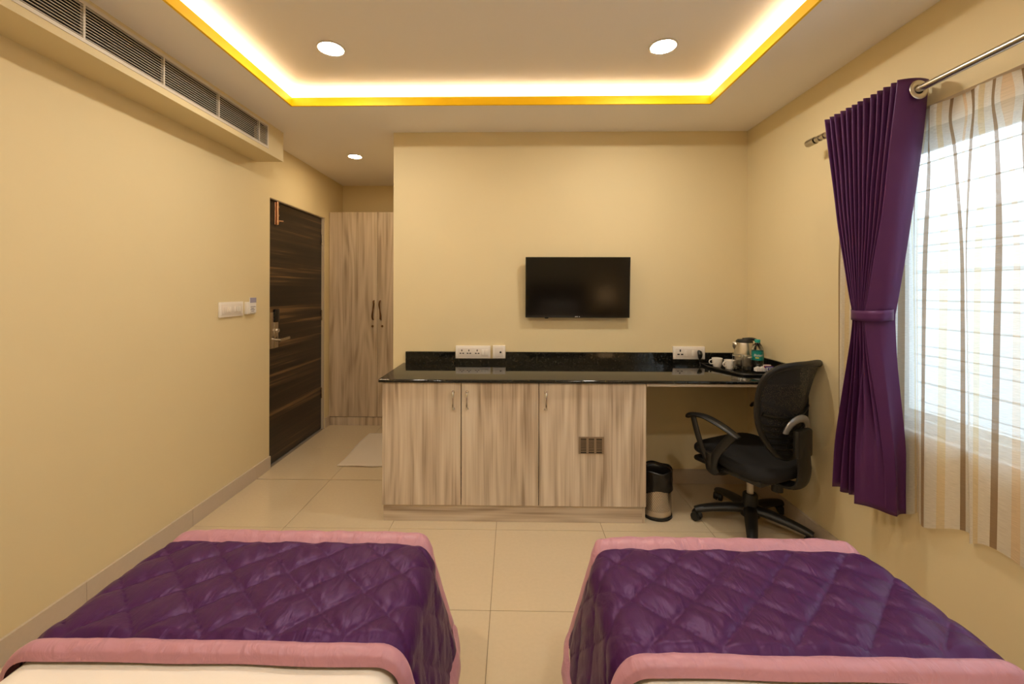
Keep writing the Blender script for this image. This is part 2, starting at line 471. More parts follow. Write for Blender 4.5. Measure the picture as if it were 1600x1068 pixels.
# skirting, laid in lengths that follow the floor joints
BH, BT = .0975, .012
def skirting(name, axis, fixed, a, b, side):
    root = bpy.data.objects.new(name, None); COL.objects.link(root); root['kind'] = 'structure'; root['label'] = 'grey tile skirting along the wall'
    g = GY if axis == 'Y' else GX
    cuts = sorted({a, b} | {g + k*S for k in range(-8, 8) if a + .02 < g + k*S < b - .02})
    for c, d in zip(cuts, cuts[1:]):
        lo, hi = sorted((fixed, fixed + side*BT))
        bm = bx(lo, hi, c + .0008, d - .0008, 0, BH) if axis == 'Y' else bx(c + .0008, d - .0008, lo, hi, 0, BH)
        obj('skirting_tile', bm, 'skirt', root)
skirting('baseboard_left', 'Y', XL, YF, DY0, 1)
skirting('baseboard_left.001', 'Y', XL, DY1, 4.175, 1)
skirting('baseboard_far', 'X', YB, .772, XR - BT, -1)
skirting('baseboard_right', 'Y', XR, YF, YB, -1)

# bulkhead with the air outlet along the left wall
AX, AZ, AY1 = -1.635, 2.255, 2.984
gy0, gy1, gz0, gz1 = 0.47, 2.800, 2.287, 2.444
bm = bmesh.new()
box(bm, XL, AX, YF, AY1, AZ, gz0); box(bm, XL, AX, YF, AY1, gz1, ZC); box(bm, XL, AX, gy1, AY1, gz0, gz1); box(bm, XL, AX, YF, gy0, gz0, gz1)
struct('trim_1', bm, 'wall', 'boxed bulkhead under the ceiling on the left wall')
bm = bmesh.new(); box(bm, AX - .10, AX - .095, gy0 + .001, gy1 - .001, gz0 + .001, gz1 - .001)
box(bm, AX - .095, AX - .008, gy0 + .001, gy1 - .001, gz1 - .006, gz1 - .001); box(bm, AX - .095, AX - .013, gy0 + .001, gy1 - .001, gz0 + .001, gz0 + .004)
vg = thing('air_conditioning_grille', 'long white slatted air outlet grille high on the left wall', 'air grille', (AX, gy1, gz0))
obj('duct_shade_liner', bm, 'duct', vg)  # dark liner added so the gaps between the slats look shaded
bm = bmesh.new()
fw = .014
box(bm, AX - .012, AX + .003, gy0, gy1, gz0, gz0 + fw); box(bm, AX - .012, AX + .003, gy0, gy1, gz1 - fw, gz1)
box(bm, AX - .012, AX + .003, gy0, gy0 + fw, gz0 + fw, gz1 - fw); box(bm, AX - .012, AX + .003, gy1 - fw, gy1, gz0 + fw, gz1 - fw)
obj('frame', bm, 'grille', vg)
ns = 11; p_ = (gz1 - gz0 - 2*fw) / ns
for k in range(ns):
    zc = gz0 + fw + (k + .5)*p_
    bm = bmesh.new(); prism(bm, [(AX - .0045, zc + .0010), (AX - .0045, zc - .0010), (AX + .001, zc - .0012), (AX + .001, zc + .0008)], 'Y', gy0 + fw, gy1 - fw)
    obj('slat', bm, 'grille', vg)
for y in (.47 + .37, 1.213, 1.584, 1.953, 2.324, 2.698):
    obj('mullion', bx(AX - .011, AX + .0025, y - .004, y + .004, gz0 + fw, gz1 - fw), 'grille', vg)

# ------------------------------------------------------------------ lamps in the ceiling
def downlight(x, y, z, r, label, m='down'):
    t = thing('downlight', label, 'ceiling light', (x, y, z), group='round ceiling downlights')
    bm = bmesh.new(); lathe(bm, [(r, 0), (r + .008, -.001), (r + .009, -.004), (r + .003, -.007), (r, -.006)], (x, y, z), 32, False, False)
    obj('rim', bm, 'white_plastic', t, smooth=True)
    bm = bmesh.new(); lathe(bm, [(r, -.004), (r*.7, -.0055), (.001, -.006)], (x, y, z), 32, False, True)
    obj('diffuser', bm, m, t, smooth=True, label='glowing round diffuser')
downlight(-.916, 2.110, ZU, .060, 'round downlight in the ceiling recess nearer the air grille')
downlight(.744, 2.114, ZU, .060, 'round downlight in the ceiling recess nearer the window')
downlight(-.916, .35, ZU, .060, 'round downlight above the bed beside the plain wall')
downlight(.744, .35, ZU, .060, 'round downlight above the bed beside the window')
downlight(-1.321, 3.513, ZC, .052, 'small downlight in the corridor ceiling before the wardrobe', 'down_warm')

# ------------------------------------------------------------------ window, bars and what lies outside
wi = struct('window_1', bx(XR + .001, XR + .149, WY0, WY1, WZ0 - .02, WZ0 + .006), 'white_plastic', 'aluminium sliding window behind sheer curtain')
WX = XR + .045
bm = bmesh.new()
fw = .045
box(bm, WX, WX + .05, WY0, WY1, WZ0 + .006, WZ0 + .006 + fw); box(bm, WX, WX + .05, WY0, WY1, WZ1 - fw, WZ1)
box(bm, WX, WX + .05, WY0, WY0 + fw, WZ0 + fw, WZ1 - fw); box(bm, WX, WX + .05, WY1 - fw, WY1, WZ0 + fw, WZ1 - fw)
obj('window_frame', bm, 'alu', wi)
for k in range(3):
    a = WY0 + fw + k*(WY1 - WY0 - 2*fw)/3; b = a + (WY1 - WY0 - 2*fw)/3
    xo = WX + (.006 if k % 2 else .026)
    bm = bmesh.new(); s_ = .028
    z0, z1 = WZ0 + .006 + fw, WZ1 - fw
    box(bm, xo, xo + .018, a, b, z0, z0 + s_); box(bm, xo, xo + .018, a, b, z1 - s_, z1)
    box(bm, xo, xo + .018, a, a + s_, z0 + s_, z1 - s_); box(bm, xo, xo + .018, b - s_, b, z0 + s_, z1 - s_)
    sa = obj('sash', bm, 'alu', wi)
    obj('pane', bx(xo + .007, xo + .011, a + s_, b - s_, z0 + s_, z1 - s_), 'glass', sa)
gr = thing('window_grille', 'grey horizontal security bars outside the window', 'window bars', (XR + .17, (WY0 + WY1)/2, WZ0))
k = 0
z = WZ0 + .06
while z < WZ1:
    bm = bmesh.new(); cyl(bm, (XR + .17, WY0 - .04, z), (XR + .17, WY1 + .04, z), .0035, seg=8)
    obj('bar', bm, 'iron', gr, smooth=True); z += .12
for y in (WY0 - .02, (WY0 + WY1)/2, WY1 + .02):
    obj('upright', bx(XR + .150, XR + .190, y - .006, y + .006, WZ0 - .05, WZ1 + .05), 'iron', gr)
bw_ = thing('boundary_wall', 'pale grey block wall outside beyond the window', 'wall', (3.3, 3.0, 0))
for k in range(13):
    z = k*.15
    obj('course', rbox(3.3, 3.5, -3.0, 9.0, z + .006, z + .148, .006, 1), 'blocks', bw_)
obj('core', bx(3.32, 3.48, -3.0, 9.0, 0, 13*.15 - .01), 'blocks', bw_)
tag(obj('outside_ground', bx(XR + .16, 12, -8, 14, -.3, -.15), 'blocks'), 'pale paved ground outside the window', 'ground')

# ------------------------------------------------------------------ entrance door
DX = XL - .024
d = struct('door_1', rbox(DX - .04, DX, DY0 + .003, DY1 - .022, .006, DZ - .006, .002, 1), 'doorwood', 'dark veneered entrance door in the left wall')
d.data.materials[0] = M['doorwood']
bm = bmesh.new()
box(bm, XL - .10, XL - .004, DY1 - .020, DY1 - .0005, 0, DZ - .004); box(bm, XL - .10, XL - .004, DY0 + .0005, DY1 - .02, DZ - .005, DZ - .0005)
obj('door_frame', bm, 'foam', d)
lk = obj('lock_plate', rbox(DX, DX + .016, 3.176, 3.238, .895, 1.175, .003), 'nickel', d, smooth=True, label='satin metal lock plate')
obj('card_reader', rbox(DX + .001, DX + .026, 3.240, 3.296, 1.095, 1.195, .006), 'blackgloss', d, smooth=True, label='black key card reader')
obj('lock_body', rbox(DX, DX + .018, 3.238, 3.292, .895, 1.095, .004), 'nickel', d, smooth=True)
bm = bmesh.new(); cyl(bm, (DX + .018, 3.265, 1.03), (DX + .034, 3.265, 1.03), .016, .014); obj('thumb_turn', bm, 'chrome', d, smooth=True)
bm = bmesh.new(); cyl(bm, (DX + .018, 3.262, .955), (DX + .055, 3.262, .955), .012)
tube(bm, catmull([(DX + .055, 3.255, .955), (DX + .058, 3.30, .957), (DX + .056, 3.38, .962)], 5), .009, 10, ry=.013, up=(0, 0, 1))
obj('lever_handle', bm, 'nickel', d, smooth=True, label='metal lever handle')
tb = obj('tower_bolt', rbox(DX, DX + .006, 3.262, 3.300, 1.852, 2.030, .002, 1), 'copper', d, label='copper coloured sliding bolt')
bm = bmesh.new(); cyl(bm, (DX + .014, 3.281, 1.855), (DX + .014, 3.281, 2.034), .009, seg=14)
for z in (1.87, 1.92, 1.985): cyl(bm, (DX + .014, 3.281, z), (DX + .014, 3.281, z + .012), .013, seg=14)
cyl(bm, (DX + .014, 3.281, 1.885), (DX + .05, 3.30, 1.882), .005, .006, 10)
obj('bolt_rod', bm, 'copper', tb, smooth=True)
for z in (.30, 1.05, 1.78):
    bm = bmesh.new(); cyl(bm, (DX + .006, DY1 - .026, z), (DX + .006, DY1 - .026, z + .10), .006, seg=10); obj('hinge', bm, 'nickel', d, smooth=True)

# ------------------------------------------------------------------ wall plates
def plate(name, label, cat, axis, c, w, h, depth=.011, group=None):
    """raised plate on a wall; axis is the wall normal ('+X' on the left wall, '-Y' on the far wall)"""
    t = thing(name, label, cat, c, group=group)
    def B(u0, u1, v0, v1, d0, d1, r=.0025):
        if axis == '+X': return rbox(c[0] + d0, c[0] + d1, c[1] + u0, c[1] + u1, c[2] + v0, c[2] + v1, r)
        return rbox(c[0] + u0, c[0] + u1, c[1] - d1, c[1] - d0, c[2] + v0, c[2] + v1, r)
    obj('plate', B(-w/2, w/2, -h/2, h/2, 0, depth), 'switch', t, smooth=True)
    obj('inset', B(-w/2 + .016, w/2 - .016, -h/2 + .014, h/2 - .014, depth - .001, depth + .0025, .001), 'white_plastic', t, smooth=True)
    return t, B, depth + .0025
def socket(t, B, d, u, v=0, s=1.0):
    for du, dv, w, h in ((0, .012, .0034, .0062), (-.0095, -.008, .0062, .0034), (.0095, -.008, .0062, .0034)):
        obj('socket_hole', B(u + (du - w)*s, u + (du + w)*s, v + (dv - h)*s, v + (dv + h)*s, d - .0005, d + .0003, .0001), 'hole', t)  # dark pads on the plate paint the shade of pin holes
def rocker(t, B, d, u, w=.0085, h=.019):
    obj('rocker_switch', B(u - w, u + w, -h, h, d, d + .0045, .0015), 'switch', t, smooth=True)

t, B, d_ = plate('switch_plate', 'wide white light switch plate on the left wall before the door', 'switch', '+X', (XL, 2.715, 1.219), .232, .096, group='white electrical wall plates')
for u in (-.042, -.022, .030, .052, .074): rocker(t, B, d_, u, .008, .017)
obj('regulator', B(-.078, -.058, -.016, .016, d_, d_ + .003, .001), 'white_plastic', t, smooth=True)
t = thing('key_card_holder', 'white key card holder with a lilac top beside the entrance door', 'card holder', (XL, 2.905, 1.232))
y0, y1 = 2.856, 2.952
obj('body', rbox(XL, XL + .022, y0, y1, 1.178, 1.262, .003), 'switch', t, smooth=True)
cd = obj('card', rbox(XL + .022, XL + .0265, y0 + .022, y1 - .002, 1.186, 1.292, .0006, 1), 'paper', t, label='white key card with lilac print')
obj('card_band', bx(XL + .0266, XL + .0272, y0 + .023, y1 - .003, 1.256, 1.291), 'violet', cd)
for z, a, b in ((1.226, .03, .012), (1.215, .034, .03), (1.206, .028, .02), (1.195, .036, .026)):
    obj('print_line', bx(XL + .0266, XL + .0272, y0 + a, y1 - b, z, z + .004), 'ink', cd)

YS = YB                # plates stand on the far wall
t, B, d_ = plate('socket_plate', 'long white plate with three sockets and two switches above the counter', 'socket', '-Y', (-.280, YS - .001, .911), .244, .088, .018, group='white electrical wall plates')
for u in (-.078, -.028, .030): socket(t, B, d_, u)
for u in (.071, .096): rocker(t, B, d_, u, .011, .020)
t, B, d_ = plate('aerial_socket', 'small square white plate with one round hole above the counter', 'socket', '-Y', (-.097, YS - .001, .913), .088, .090, .018, group='white electrical wall plates')
bm = bmesh.new(); cyl(bm, (-.086, YS - .0212, .911), (-.086, YS - .0245, .911), .007, .006, 14); obj('aerial_hole', bm, 'hole', t, smooth=True)
t, B, d_ = plate('socket_plate', 'white socket plate with a black plug in it near the kettle', 'socket', '-Y', (1.226, YS - .001, .912), .220, .088, .018, group='white electrical wall plates')
socket(t, B, d_, -.062, s=1.3); rocker(t, B, d_, -.024, .009, .020); rocker(t, B, d_, .026, .009, .020)
pl = thing('power_plug', 'black three-pin plug in the socket near the kettle', 'plug', (1.292, YS - .022, .895))
bm = bmesh.new()
tube(bm, [(1.292, YS - .022, .925), (1.292, YS - .034, .920), (1.292, YS - .042, .905), (1.292, YS - .040, .885), (1.292, YS - .036, .872)], [.010, .020, .022, .014, .006], 14, ry=[.008, .014, .016, .012, .006])
obj('body', bm, 'black', pl, smooth=True)
bm = bmesh.new(); tube(bm, catmull([(1.292, YS - .036, .874), (1.294, YS - .034, .850), (1.292, YS - .045, .8345), (1.286, YS - .06, .8345), (1.280, YS - .075, .8345)], 6), .003, 8)
obj('cord', bm, 'black', pl, smooth=True)

# ------------------------------------------------------------------ wardrobe
WF = 4.182
w = thing('wardrobe', 'tall ash laminate wardrobe with two doors at the corridor end', 'wardrobe', (-1.345, 4.35, 0))
obj('carcass', bx(XL + .003, XA - .003, WF + .02, YA - .003, .085, 2.119), 'wardrobe', w)
obj('plinth', bx(XL + .003, XA - .003, WF + .006, YA - .01, 0, .083), 'wardrobe', w)
for (a, b, hx, lx) in ((XL + .004, -1.3455, -1.381, -1.393), (-1.3425, XA - .004, -1.311, -1.297)):
    dr = obj('door', rbox(a, b, WF, WF + .019, .088, 2.117, .001, 1), 'wardrobe', w)
    sgn = 1 if hx < -1.34 else -1
    bm = bmesh.new()
    pts = [(hx + .004*sgn, WF + .001, 1.238), (hx + .004*sgn, WF - .024, 1.232), (hx + .007*sgn, WF - .03, 1.20), (hx, WF - .03, 1.145), (hx - .006*sgn, WF - .03, 1.09), (hx - .003*sgn, WF - .024, 1.058), (hx - .003*sgn, WF + .001, 1.052)]
    cp = catmull(pts, 5)
    tube(bm, cp, [.0055 + .0035*math.sin(PI*i/(len(cp)-1))*abs(math.sin(2*PI*i/(len(cp)-1))) for i in range(len(cp))], 10)
    obj('handle', bm, 'bronze', dr, smooth=True, label='curved bronze pull handle')
    bm = bmesh.new(); cyl(bm, (lx, WF, .985), (lx, WF - .006, .985), .012, .010, 16); cyl(bm, (lx, WF - .006, .985), (lx, WF - .007, .985), .003, seg=8)
    obj('lock', bm, 'bronze', dr, smooth=True)

# ------------------------------------------------------------------ cabinet and worktop
KX0, KX1, KY = -.758, .767, 2.450
cb = thing('low_cabinet', 'ash laminate cabinet with three doors under the black worktop', 'cabinet', (0, 2.7, 0))
bm = bmesh.new()
box(bm, KX0, KX0 + .018, KY + .02, YB - .002, .1, .806); box(bm, KX1 - .018, KX1, KY + .02, YB - .002, 0, .806)
box(bm, KX0 + .018, KX1 - .018, KY + .03, YB - .002, .1, .118); box(bm, KX0 + .018, KX1 - .018, YB - .01, YB - .002, .118, .806)
box(bm, KX0 + .018, KX1 - .018, KY + .022, YB - .01, .790, .806)
obj('carcass', bm, 'laminate', cb)
obj('plinth', bx(KX0 + .004, KX1 - .0185, KY + .017, KY + .035, 0, .0985), 'laminate_h', cb)
for a, b, hx in ((KX0, -.3015, -.344), (-.2965, .1488, -.264), (.1525, KX1, .191)):
    dr = obj('door', rbox(a, b, KY, KY + .019, .101, .8085, .0012, 1), 'laminate', cb)
    bm = bmesh.new()
    tube(bm, catmull([(hx, KY, .757), (hx, KY - .022, .755), (hx, KY - .028, .735), (hx, KY - .028, .682), (hx, KY - .022, .662), (hx, KY, .660)], 5), .0062, 10)
    for z in (.757, .660): cyl(bm, (hx, KY, z), (hx, KY - .003, z), .009, seg=14)
    obj('handle', bm, 'chrome', dr, smooth=True, label='slim chrome bow handle')
# fridge vent in the last door: frame, slots over a flat dark plate that paints the shade behind
vt = obj('vent', bx(.380, .525, KY - .0012, KY, .406, .503), 'hole', dr, label='metal vent with three rows of slots')
bm = bmesh.new()
zz = [.503 - .010 - k*.0092 for k in range(10)]
box(bm, .380, .525, KY - .004, KY - .0012, .493, .503); box(bm, .380, .525, KY - .004, KY - .0012, .406, zz[-1])
for a, b in ((.380, .391), (.424, .437), (.469, .481), (.514, .525)): box(bm, a, b, KY - .004, KY - .0012, zz[-1], .493)
for z in zz[1:-1]: box(bm, .391, .514, KY - .0036, KY - .0016, z - .0022, z + .0022)
bmesh.ops.translate(bm, verts=bm.verts, vec=-cb.location)
me = bpy.data.meshes.new('vent_cover'); bm.to_mesh(me); bm.free(); me.materials.append(M['vent'] if 'vent' in M else M['nickel'])
o = bpy.data.objects.new('vent_cover', me); COL.objects.link(o); o.parent = dr
vt.parent = dr

wk = thing('worktop', 'polished black granite worktop running to the right wall', 'worktop', (.4, 2.7, .812))
CF, CT, CBt = 2.430, .831, .812
bm = bmesh.new()
# slab with a bullnose front and left end
prof = [(YB - .001, CBt), (YB - .001, CT)] + [(CF + .0095 - .0095*math.sin(PI*k/8), CT - .0095 + .0095*math.cos(PI*k/8)) for k in range(9)]
prism(bm, prof, 'X', -.775, XR - .001)
obj('slab', bm, 'granite', wk, smooth=True)
ST, SZ = .019, .913
def splash(a, b, z=SZ): obj('backsplash', rbox(a, b, YB - ST, YB - .0005, CT, z, .0012, 1), 'granite', wk)
splash(-.755, -.405); splash(-.4045, -.0485, .864); splash(-.048, .168); splash(.1685, .70); splash(.7005, 1.113); splash(1.1135, 1.339, .864); splash(1.3395, XR - ST - .001)
obj('side_splash', rbox(XR - ST, XR - .0005, CF + .012, YB - ST - .0005, CT, SZ, .0012, 1), 'granite', wk)
obj('support_board', bx(KX1 + .001, XR - .001, CF + .012, YB - .02, .796, .8115), 'foam', wk, label='beige board under the granite')

# ------------------------------------------------------------------ television
tv = thing('television', 'black flat television tilted forward on the far wall', 'television', (.446, 2.926, 1.365))
tv.rotation_euler = (R(3.4), 0, 0)
W2, H2 = .359, .209
obj('casing', rbox(-W2, W2, .004, .032, -H2, H2, .004), 'blackgloss', tv, smooth=True, local=True)
obj('rear_housing', rbox(-.26, .26, .03, .046, -.17, .10, .008), 'black', tv, smooth=True, local=True)
obj('screen', bx(-W2 + .007, W2 - .007, .0025, .006, -H2 + .014, H2 - .007), 'screen', tv, local=True, label='dark switched-off screen')
bm = bmesh.new()
box(bm, -W2, W2, 0, .010, H2 - .007, H2); box(bm, -W2, W2, 0, .010, -H2, -H2 + .014); box(bm, -W2, -W2 + .007, 0, .010, -H2 + .014, H2 - .007); box(bm, W2 - .007, W2, 0, .010, -H2 + .014, H2 - .007)
obj('bezel', bm, 'blackgloss', tv, local=True)
bm = bmesh.new()
for k, wd in enumerate((.005, .004, .005, 0, .005)):
    if wd: box(bm, -.016 + k*.0068, -.016 + k*.0068 + wd, -.0006, .001, -H2 + .005, -H2 + .0095)
obj('maker_mark', bm, 'paper', tv, local=True, label='tiny pale lettering on the lower edge')
obj('sensor', rbox(-.225, -.200, .004, .02, -H2 - .007, -H2 + .001, .003), 'blackgloss', tv, local=True)
bm = bmesh.new(); box(bm, -.10, .10, .046, .050, -.08, .02); box(bm, -.02, .02, .048, .0575, -.06, .0)
obj('wall_bracket', bm, 'black', tv, local=True)

# ------------------------------------------------------------------ things on the worktop
ty = thing('serving_tray', 'black serving tray with a raised rim in the worktop corner', 'tray', (1.45, 2.75, CT))
poly = [(1.290, 2.930), (1.290, 2.820), (1.375, 2.572), (1.395, 2.556), (1.596, 2.556), (1.606, 2.566), (1.606, 2.930)]
bm = bmesh.new(); prism(bm, poly, 'Z', CT + .0005, CT + .005); obj('tray_base', bm, 'blackgloss', ty)
bm = bmesh.new(); tube(bm, [(x, y, CT + .0095) for x, y in poly], .0045, 8, closed=True, ry=.009, up=(0, 0, 1)); obj('rim', bm, 'blackgloss', ty, smooth=True)
TZ = CT + .0055
def cup(x, y, a, label):
    t = thing('teacup', label, 'cup', (x, y, TZ), group='white teacups on the tray')
    bm = bmesh.new(); lathe(bm, [(.020, 0), (.024, .001), (.030, .018), (.033, .040), (.034, .058), (.0318, .0585), (.0305, .040), (.027, .016), (.018, .006)], (x, y, TZ), 28)
    obj('bowl', bm, 'ceramic', t, smooth=True)
    bm = bmesh.new(); c_, s_ = math.cos(a), math.sin(a)
    tube(bm, catmull([(x + c_*.031, y + s_*.031, TZ + .048), (x + c_*.048, y + s_*.048, TZ + .047), (x + c_*.055, y + s_*.055, TZ + .034), (x + c_*.047, y + s_*.047, TZ + .021), (x + c_*.029, y + s_*.029, TZ + .02)], 5), .0035, 8)
    obj('handle', bm, 'ceramic', t, smooth=True)
cup(1.368, 2.862, R(185), 'white teacup at the far end of the tray with handle outward')
cup(1.412, 2.785, R(200), 'white teacup standing against the drinking glasses')
def tumbler(x, y, label, h=.105):
    t = thing('drinking_glass', label, 'glass', (x, y, TZ), group='upturned glasses on the tray')
    bm = bmesh.new(); lathe(bm, [(.031, 0), (.0285, h*.5), (.0255, h), (.0235, h - .002), (.0265, h*.5), (.029, 0)], (x, y, TZ), 28, False, False)
    obj('glass_body', bm, 'clear', t, smooth=True)
    bm = bmesh.new(); lathe(bm, [(.0254, h - .010), (.0256, h - .0005), (.022, h)], (x, y, TZ), 28); obj('base', bm, 'clear', t, smooth=True)
tumbler(1.425, 2.722, 'clear glass upside down beside the teacup')
tumbler(1.462, 2.668, 'clear glass upside down in front of the kettle')

kx, ky = 1.515, 2.800
kt = thing('electric_kettle', 'steel electric kettle with black handle and lid on the tray', 'kettle', (kx, ky, TZ))
bm = bmesh.new(); lathe(bm, [(.062, 0), (.066, .004), (.066, .018), (.060, .022)], (kx, ky, TZ), 32); obj('power_base', bm, 'black', kt, smooth=True)
bm = bmesh.new(); lathe(bm, [(.060, .024), (.064, .030), (.062, .09), (.053, .160), (.050, .172)], (kx, ky, TZ), 36)
obj('body', bm, 'steel', kt, smooth=True)
ha = R(-15)
c_, s_ = math.cos(ha), math.sin(ha)
bm = bmesh.new()
tube(bm, [(kx - c_*.038, ky - s_*.038, TZ + .138), (kx - c_*.052, ky - s_*.052, TZ + .152), (kx - c_*.062, ky - s_*.062, TZ + .164), (kx - c_*.068, ky - s_*.068, TZ + .170)], [.030, .024, .014, .004], 14, ry=[.020, .016, .008, .002])
obj('spout', bm, 'steel', kt, smooth=True)
bm = bmesh.new(); lathe(bm, [(.050, .172), (.050, .180), (.040, .190), (.010, .193)], (kx, ky, TZ), 32); obj('lid', bm, 'black', kt, smooth=True)
bm = bmesh.new()
hp = catmull([(kx - c_*.010, ky - s_*.010, TZ + .190), (kx + c_*.045, ky + s_*.045, TZ + .194), (kx + c_*.078, ky + s_*.078, TZ + .178), (kx + c_*.092, ky + s_*.092, TZ + .130), (kx + c_*.090, ky + s_*.090, TZ + .075), (kx + c_*.080, ky + s_*.080, TZ + .038), (kx + c_*.058, ky + s_*.058, TZ + .030)], 6)
tube(bm, hp, .010, 12, ry=.014, up=(-s_, c_, 0)); obj('handle', bm, 'black', kt, smooth=True)

bx_, by_ = 1.527, 2.672
bo = thing('water_bottle', 'clear water bottle with teal cap and teal label on the tray', 'bottle', (bx_, by_, TZ))
bm = bmesh.new(); lathe(bm, [(.026, 0), (.032, .006), (.033, .02), (.0315, .03), (.033, .04), (.033, .075), (.033, .135), (.031, .150), (.022, .172), (.0135, .182), (.0135, .190)], (bx_, by_, TZ), 32)
obj('body', bm, 'pet', bo, smooth=True)
bm = bmesh.new(); lathe(bm, [(.0155, .186), (.0160, .188), (.0160, .203), (.0145, .205)], (bx_, by_, TZ), 24); obj('cap', bm, 'tealcap', bo, smooth=True)
bm = bmesh.new(); lathe(bm, [(.0337, .078), (.0337, .134)], (bx_, by_, TZ), 32, False, False); lb = obj('paper_label', bm, 'teal', bo, smooth=True, label='teal wrap-round label with white script')
def wrap_text(body, size, zc, rad, cx, cy, facing, name, mat, parent):
    cu = bpy.data.curves.new(name, 'FONT'); cu.body = body; cu.size = size; cu.align_x = 'CENTER'; cu.shear = .25
    tmp = bpy.data.objects.new(name, cu); COL.objects.link(tmp)
    bpy.context.view_layer.update()
    me = bpy.data.meshes.new_from_object(tmp.evaluated_get(bpy.context.evaluated_depsgraph_get()))
    bpy.data.objects.remove(tmp); bpy.data.curves.remove(cu)
    base = root_of(parent).location
    for v in me.vertices:
        a = facing + v.co.x / rad
        v.co = Vector((cx + rad*math.cos(a), cy + rad*math.sin(a), zc + v.co.y)) - base
    me.materials.clear(); me.materials.append(M[mat])
    o = bpy.data.objects.new(name, me); COL.objects.link(o); o.parent = parent
fa = math.atan2(-by_, -bx_)
wrap_text('Bisleri', .021, TZ + .103, .0341, bx_, by_, fa + .12, 'lettering', 'paper', lb)
bm = bmesh.new()
for k in range(6):
    a0, a1 = fa - .35 + k*.1, fa - .25 + k*.1
    r_ = .0341
    vs = [bm.verts.new((bx_ + r_*math.cos(a), by_ + r_*math.sin(a), TZ + z)) for a, z in ((a0, .092), (a1, .092), (a1, .097), (a0, .097))]
    bm.faces.new(vs)
obj('yellow_stroke', bm, 'yel_print', lb)
# little black box of sugar sticks, and a second one with coffee and creamer sachets
hb = thing('sachet_box', 'small black box of white sachets in front of the bottle', 'box', (1.500, 2.603, TZ), group='sachet boxes on the tray')
def openbox(x0, x1, y0, y1, z0, z1, t_=.002):
    bm = bmesh.new()
    box(bm, x0, x1, y0, y1, z0, z0 + t_); box(bm, x0, x1, y0, y0 + t_, z0 + t_, z1); box(bm, x0, x1, y1 - t_, y1, z0 + t_, z1)
    box(bm, x0, x0 + t_, y0 + t_, y1 - t_, z0 + t_, z1); box(bm, x1 - t_, x1, y0 + t_, y1 - t_, z0 + t_, z1); return bm
obj('box_body', openbox(1.468, 1.532, 2.583, 2.623, TZ, TZ + .022), 'blackgloss', hb)
for k in range(7):
    x = 1.474 + k*.0085
    s = obj('sachet', bx(x, x + .0035, 2.588, 2.618, TZ + .003, TZ + .040 + .004*(k % 3)), 'paper', None)
    tag(s, 'thin white sugar sachet standing in the small black box', 'sachet', 'white sachets in the black box')
    s.rotation_euler = (0, 0, 0)
hb2 = thing('sachet_box', 'black box of coloured sachets beside the right wall', 'box', (1.574, 2.625, TZ), group='sachet boxes on the tray')
obj('box_body', openbox(1.540, 1.598, 2.583, 2.680, TZ, TZ + .022), 'blackgloss', hb2)
for k in range(6):
    y = 2.590 + k*.0135
    m_ = ('bluep', 'paper', 'bluep', 'redp', 'paper', 'redp')[k]
    word = {'bluep': 'violet', 'paper': 'white', 'redp': 'red'}[m_]
    bm = bx(1.544, 1.594, y, y + .004, TZ + .003, TZ + .042 + .005*(k // 2))
    o = obj('sachet', bm, m_)
    pos = {0: 'nearest', 1: 'second', 2: 'third', 3: 'fourth', 4: 'fifth', 5: 'farthest'}[k]
    tag(o, f'{word} drink sachet, {pos} in the box by the wall', 'sachet', 'coloured sachets in the black box')
    if m_ == 'bluep':
        for q in range(2): obj('print_stripe', bx(1.550 + q*.022, 1.562 + q*.022, y - .0006, y, TZ + .026, TZ + .038), 'paper', o)

# ------------------------------------------------------------------ waste bin
BX, BY, BR = .866, 2.570, .087
bn = thing('waste_bin', 'perforated steel waste bin with black liner beside the cabinet', 'bin', (BX, BY, 0))
# staggered hole pattern in the steel
tc = Npf.new('ShaderNodeTexCoord'); sp = Npf.new('ShaderNodeSeparateXYZ'); Lpf.new(tc.outputs['Object'], sp.inputs[0])
at2 = Npf.new('ShaderNodeMath'); at2.operation = 'ARCTAN2'; Lpf.new(sp.outputs[1], at2.inputs[0]); Lpf.new(sp.outputs[0], at2.inputs[1])
def mth(op, a, b=None):
    n = Npf.new('ShaderNodeMath'); n.operation = op
    for i, v in enumerate((a, b)):
        if v is None: continue
        if isinstance(v, (int, float)): n.inputs[i].default_value = v
        else: Lpf.new(v, n.inputs[i])
    return n.outputs[0]
row = mth('DIVIDE', sp.outputs[2], .0085)
u = mth('ADD', mth('MULTIPLY', at2.outputs[0], BR/.0098), mth('MULTIPLY', mth('FLOOR', row), .5))
fu = mth('SUBTRACT', mth('FRACT', u), .5); fv = mth('SUBTRACT', mth('FRACT', row), .5)
dd = mth('ADD', mth('MULTIPLY', fu, fu), mth('MULTIPLY', fv, fv))
inside = mth('MULTIPLY', mth('LESS_THAN', dd, .095), mth('MULTIPLY', mth('GREATER_THAN', sp.outputs[2], .048), mth('LESS_THAN', sp.outputs[2], .24)))
mxc = Npf.new('ShaderNodeMix'); mxc.data_type = 'RGBA'; mxc.inputs[6].default_value = (.62, .55, .47, 1); mxc.inputs[7].default_value = (.012, .009, .007, 1)
Lpf.new(inside, mxc.inputs[0]); Lpf.new(mxc.outputs[2], bpf.inputs['Base Color'])
Lpf.new(mth('SUBTRACT', 1.0, inside), bpf.inputs['Metallic'])
bm = bmesh.new(); lathe(bm, [(BR - .004, .012), (BR - .003, .014), (BR, .275), (BR - .003, .275), (BR - .007, .016)], (BX, BY, 0), 40, False, True)
obj('body', bm, pf, bn, smooth=True)
bm = bmesh.new(); lathe(bm, [(BR, 0), (BR + .004, .004), (BR + .002, .014), (BR - .006, .017)], (BX, BY, 0), 40); obj('base_ring', bm, 'black', bn, smooth=True)
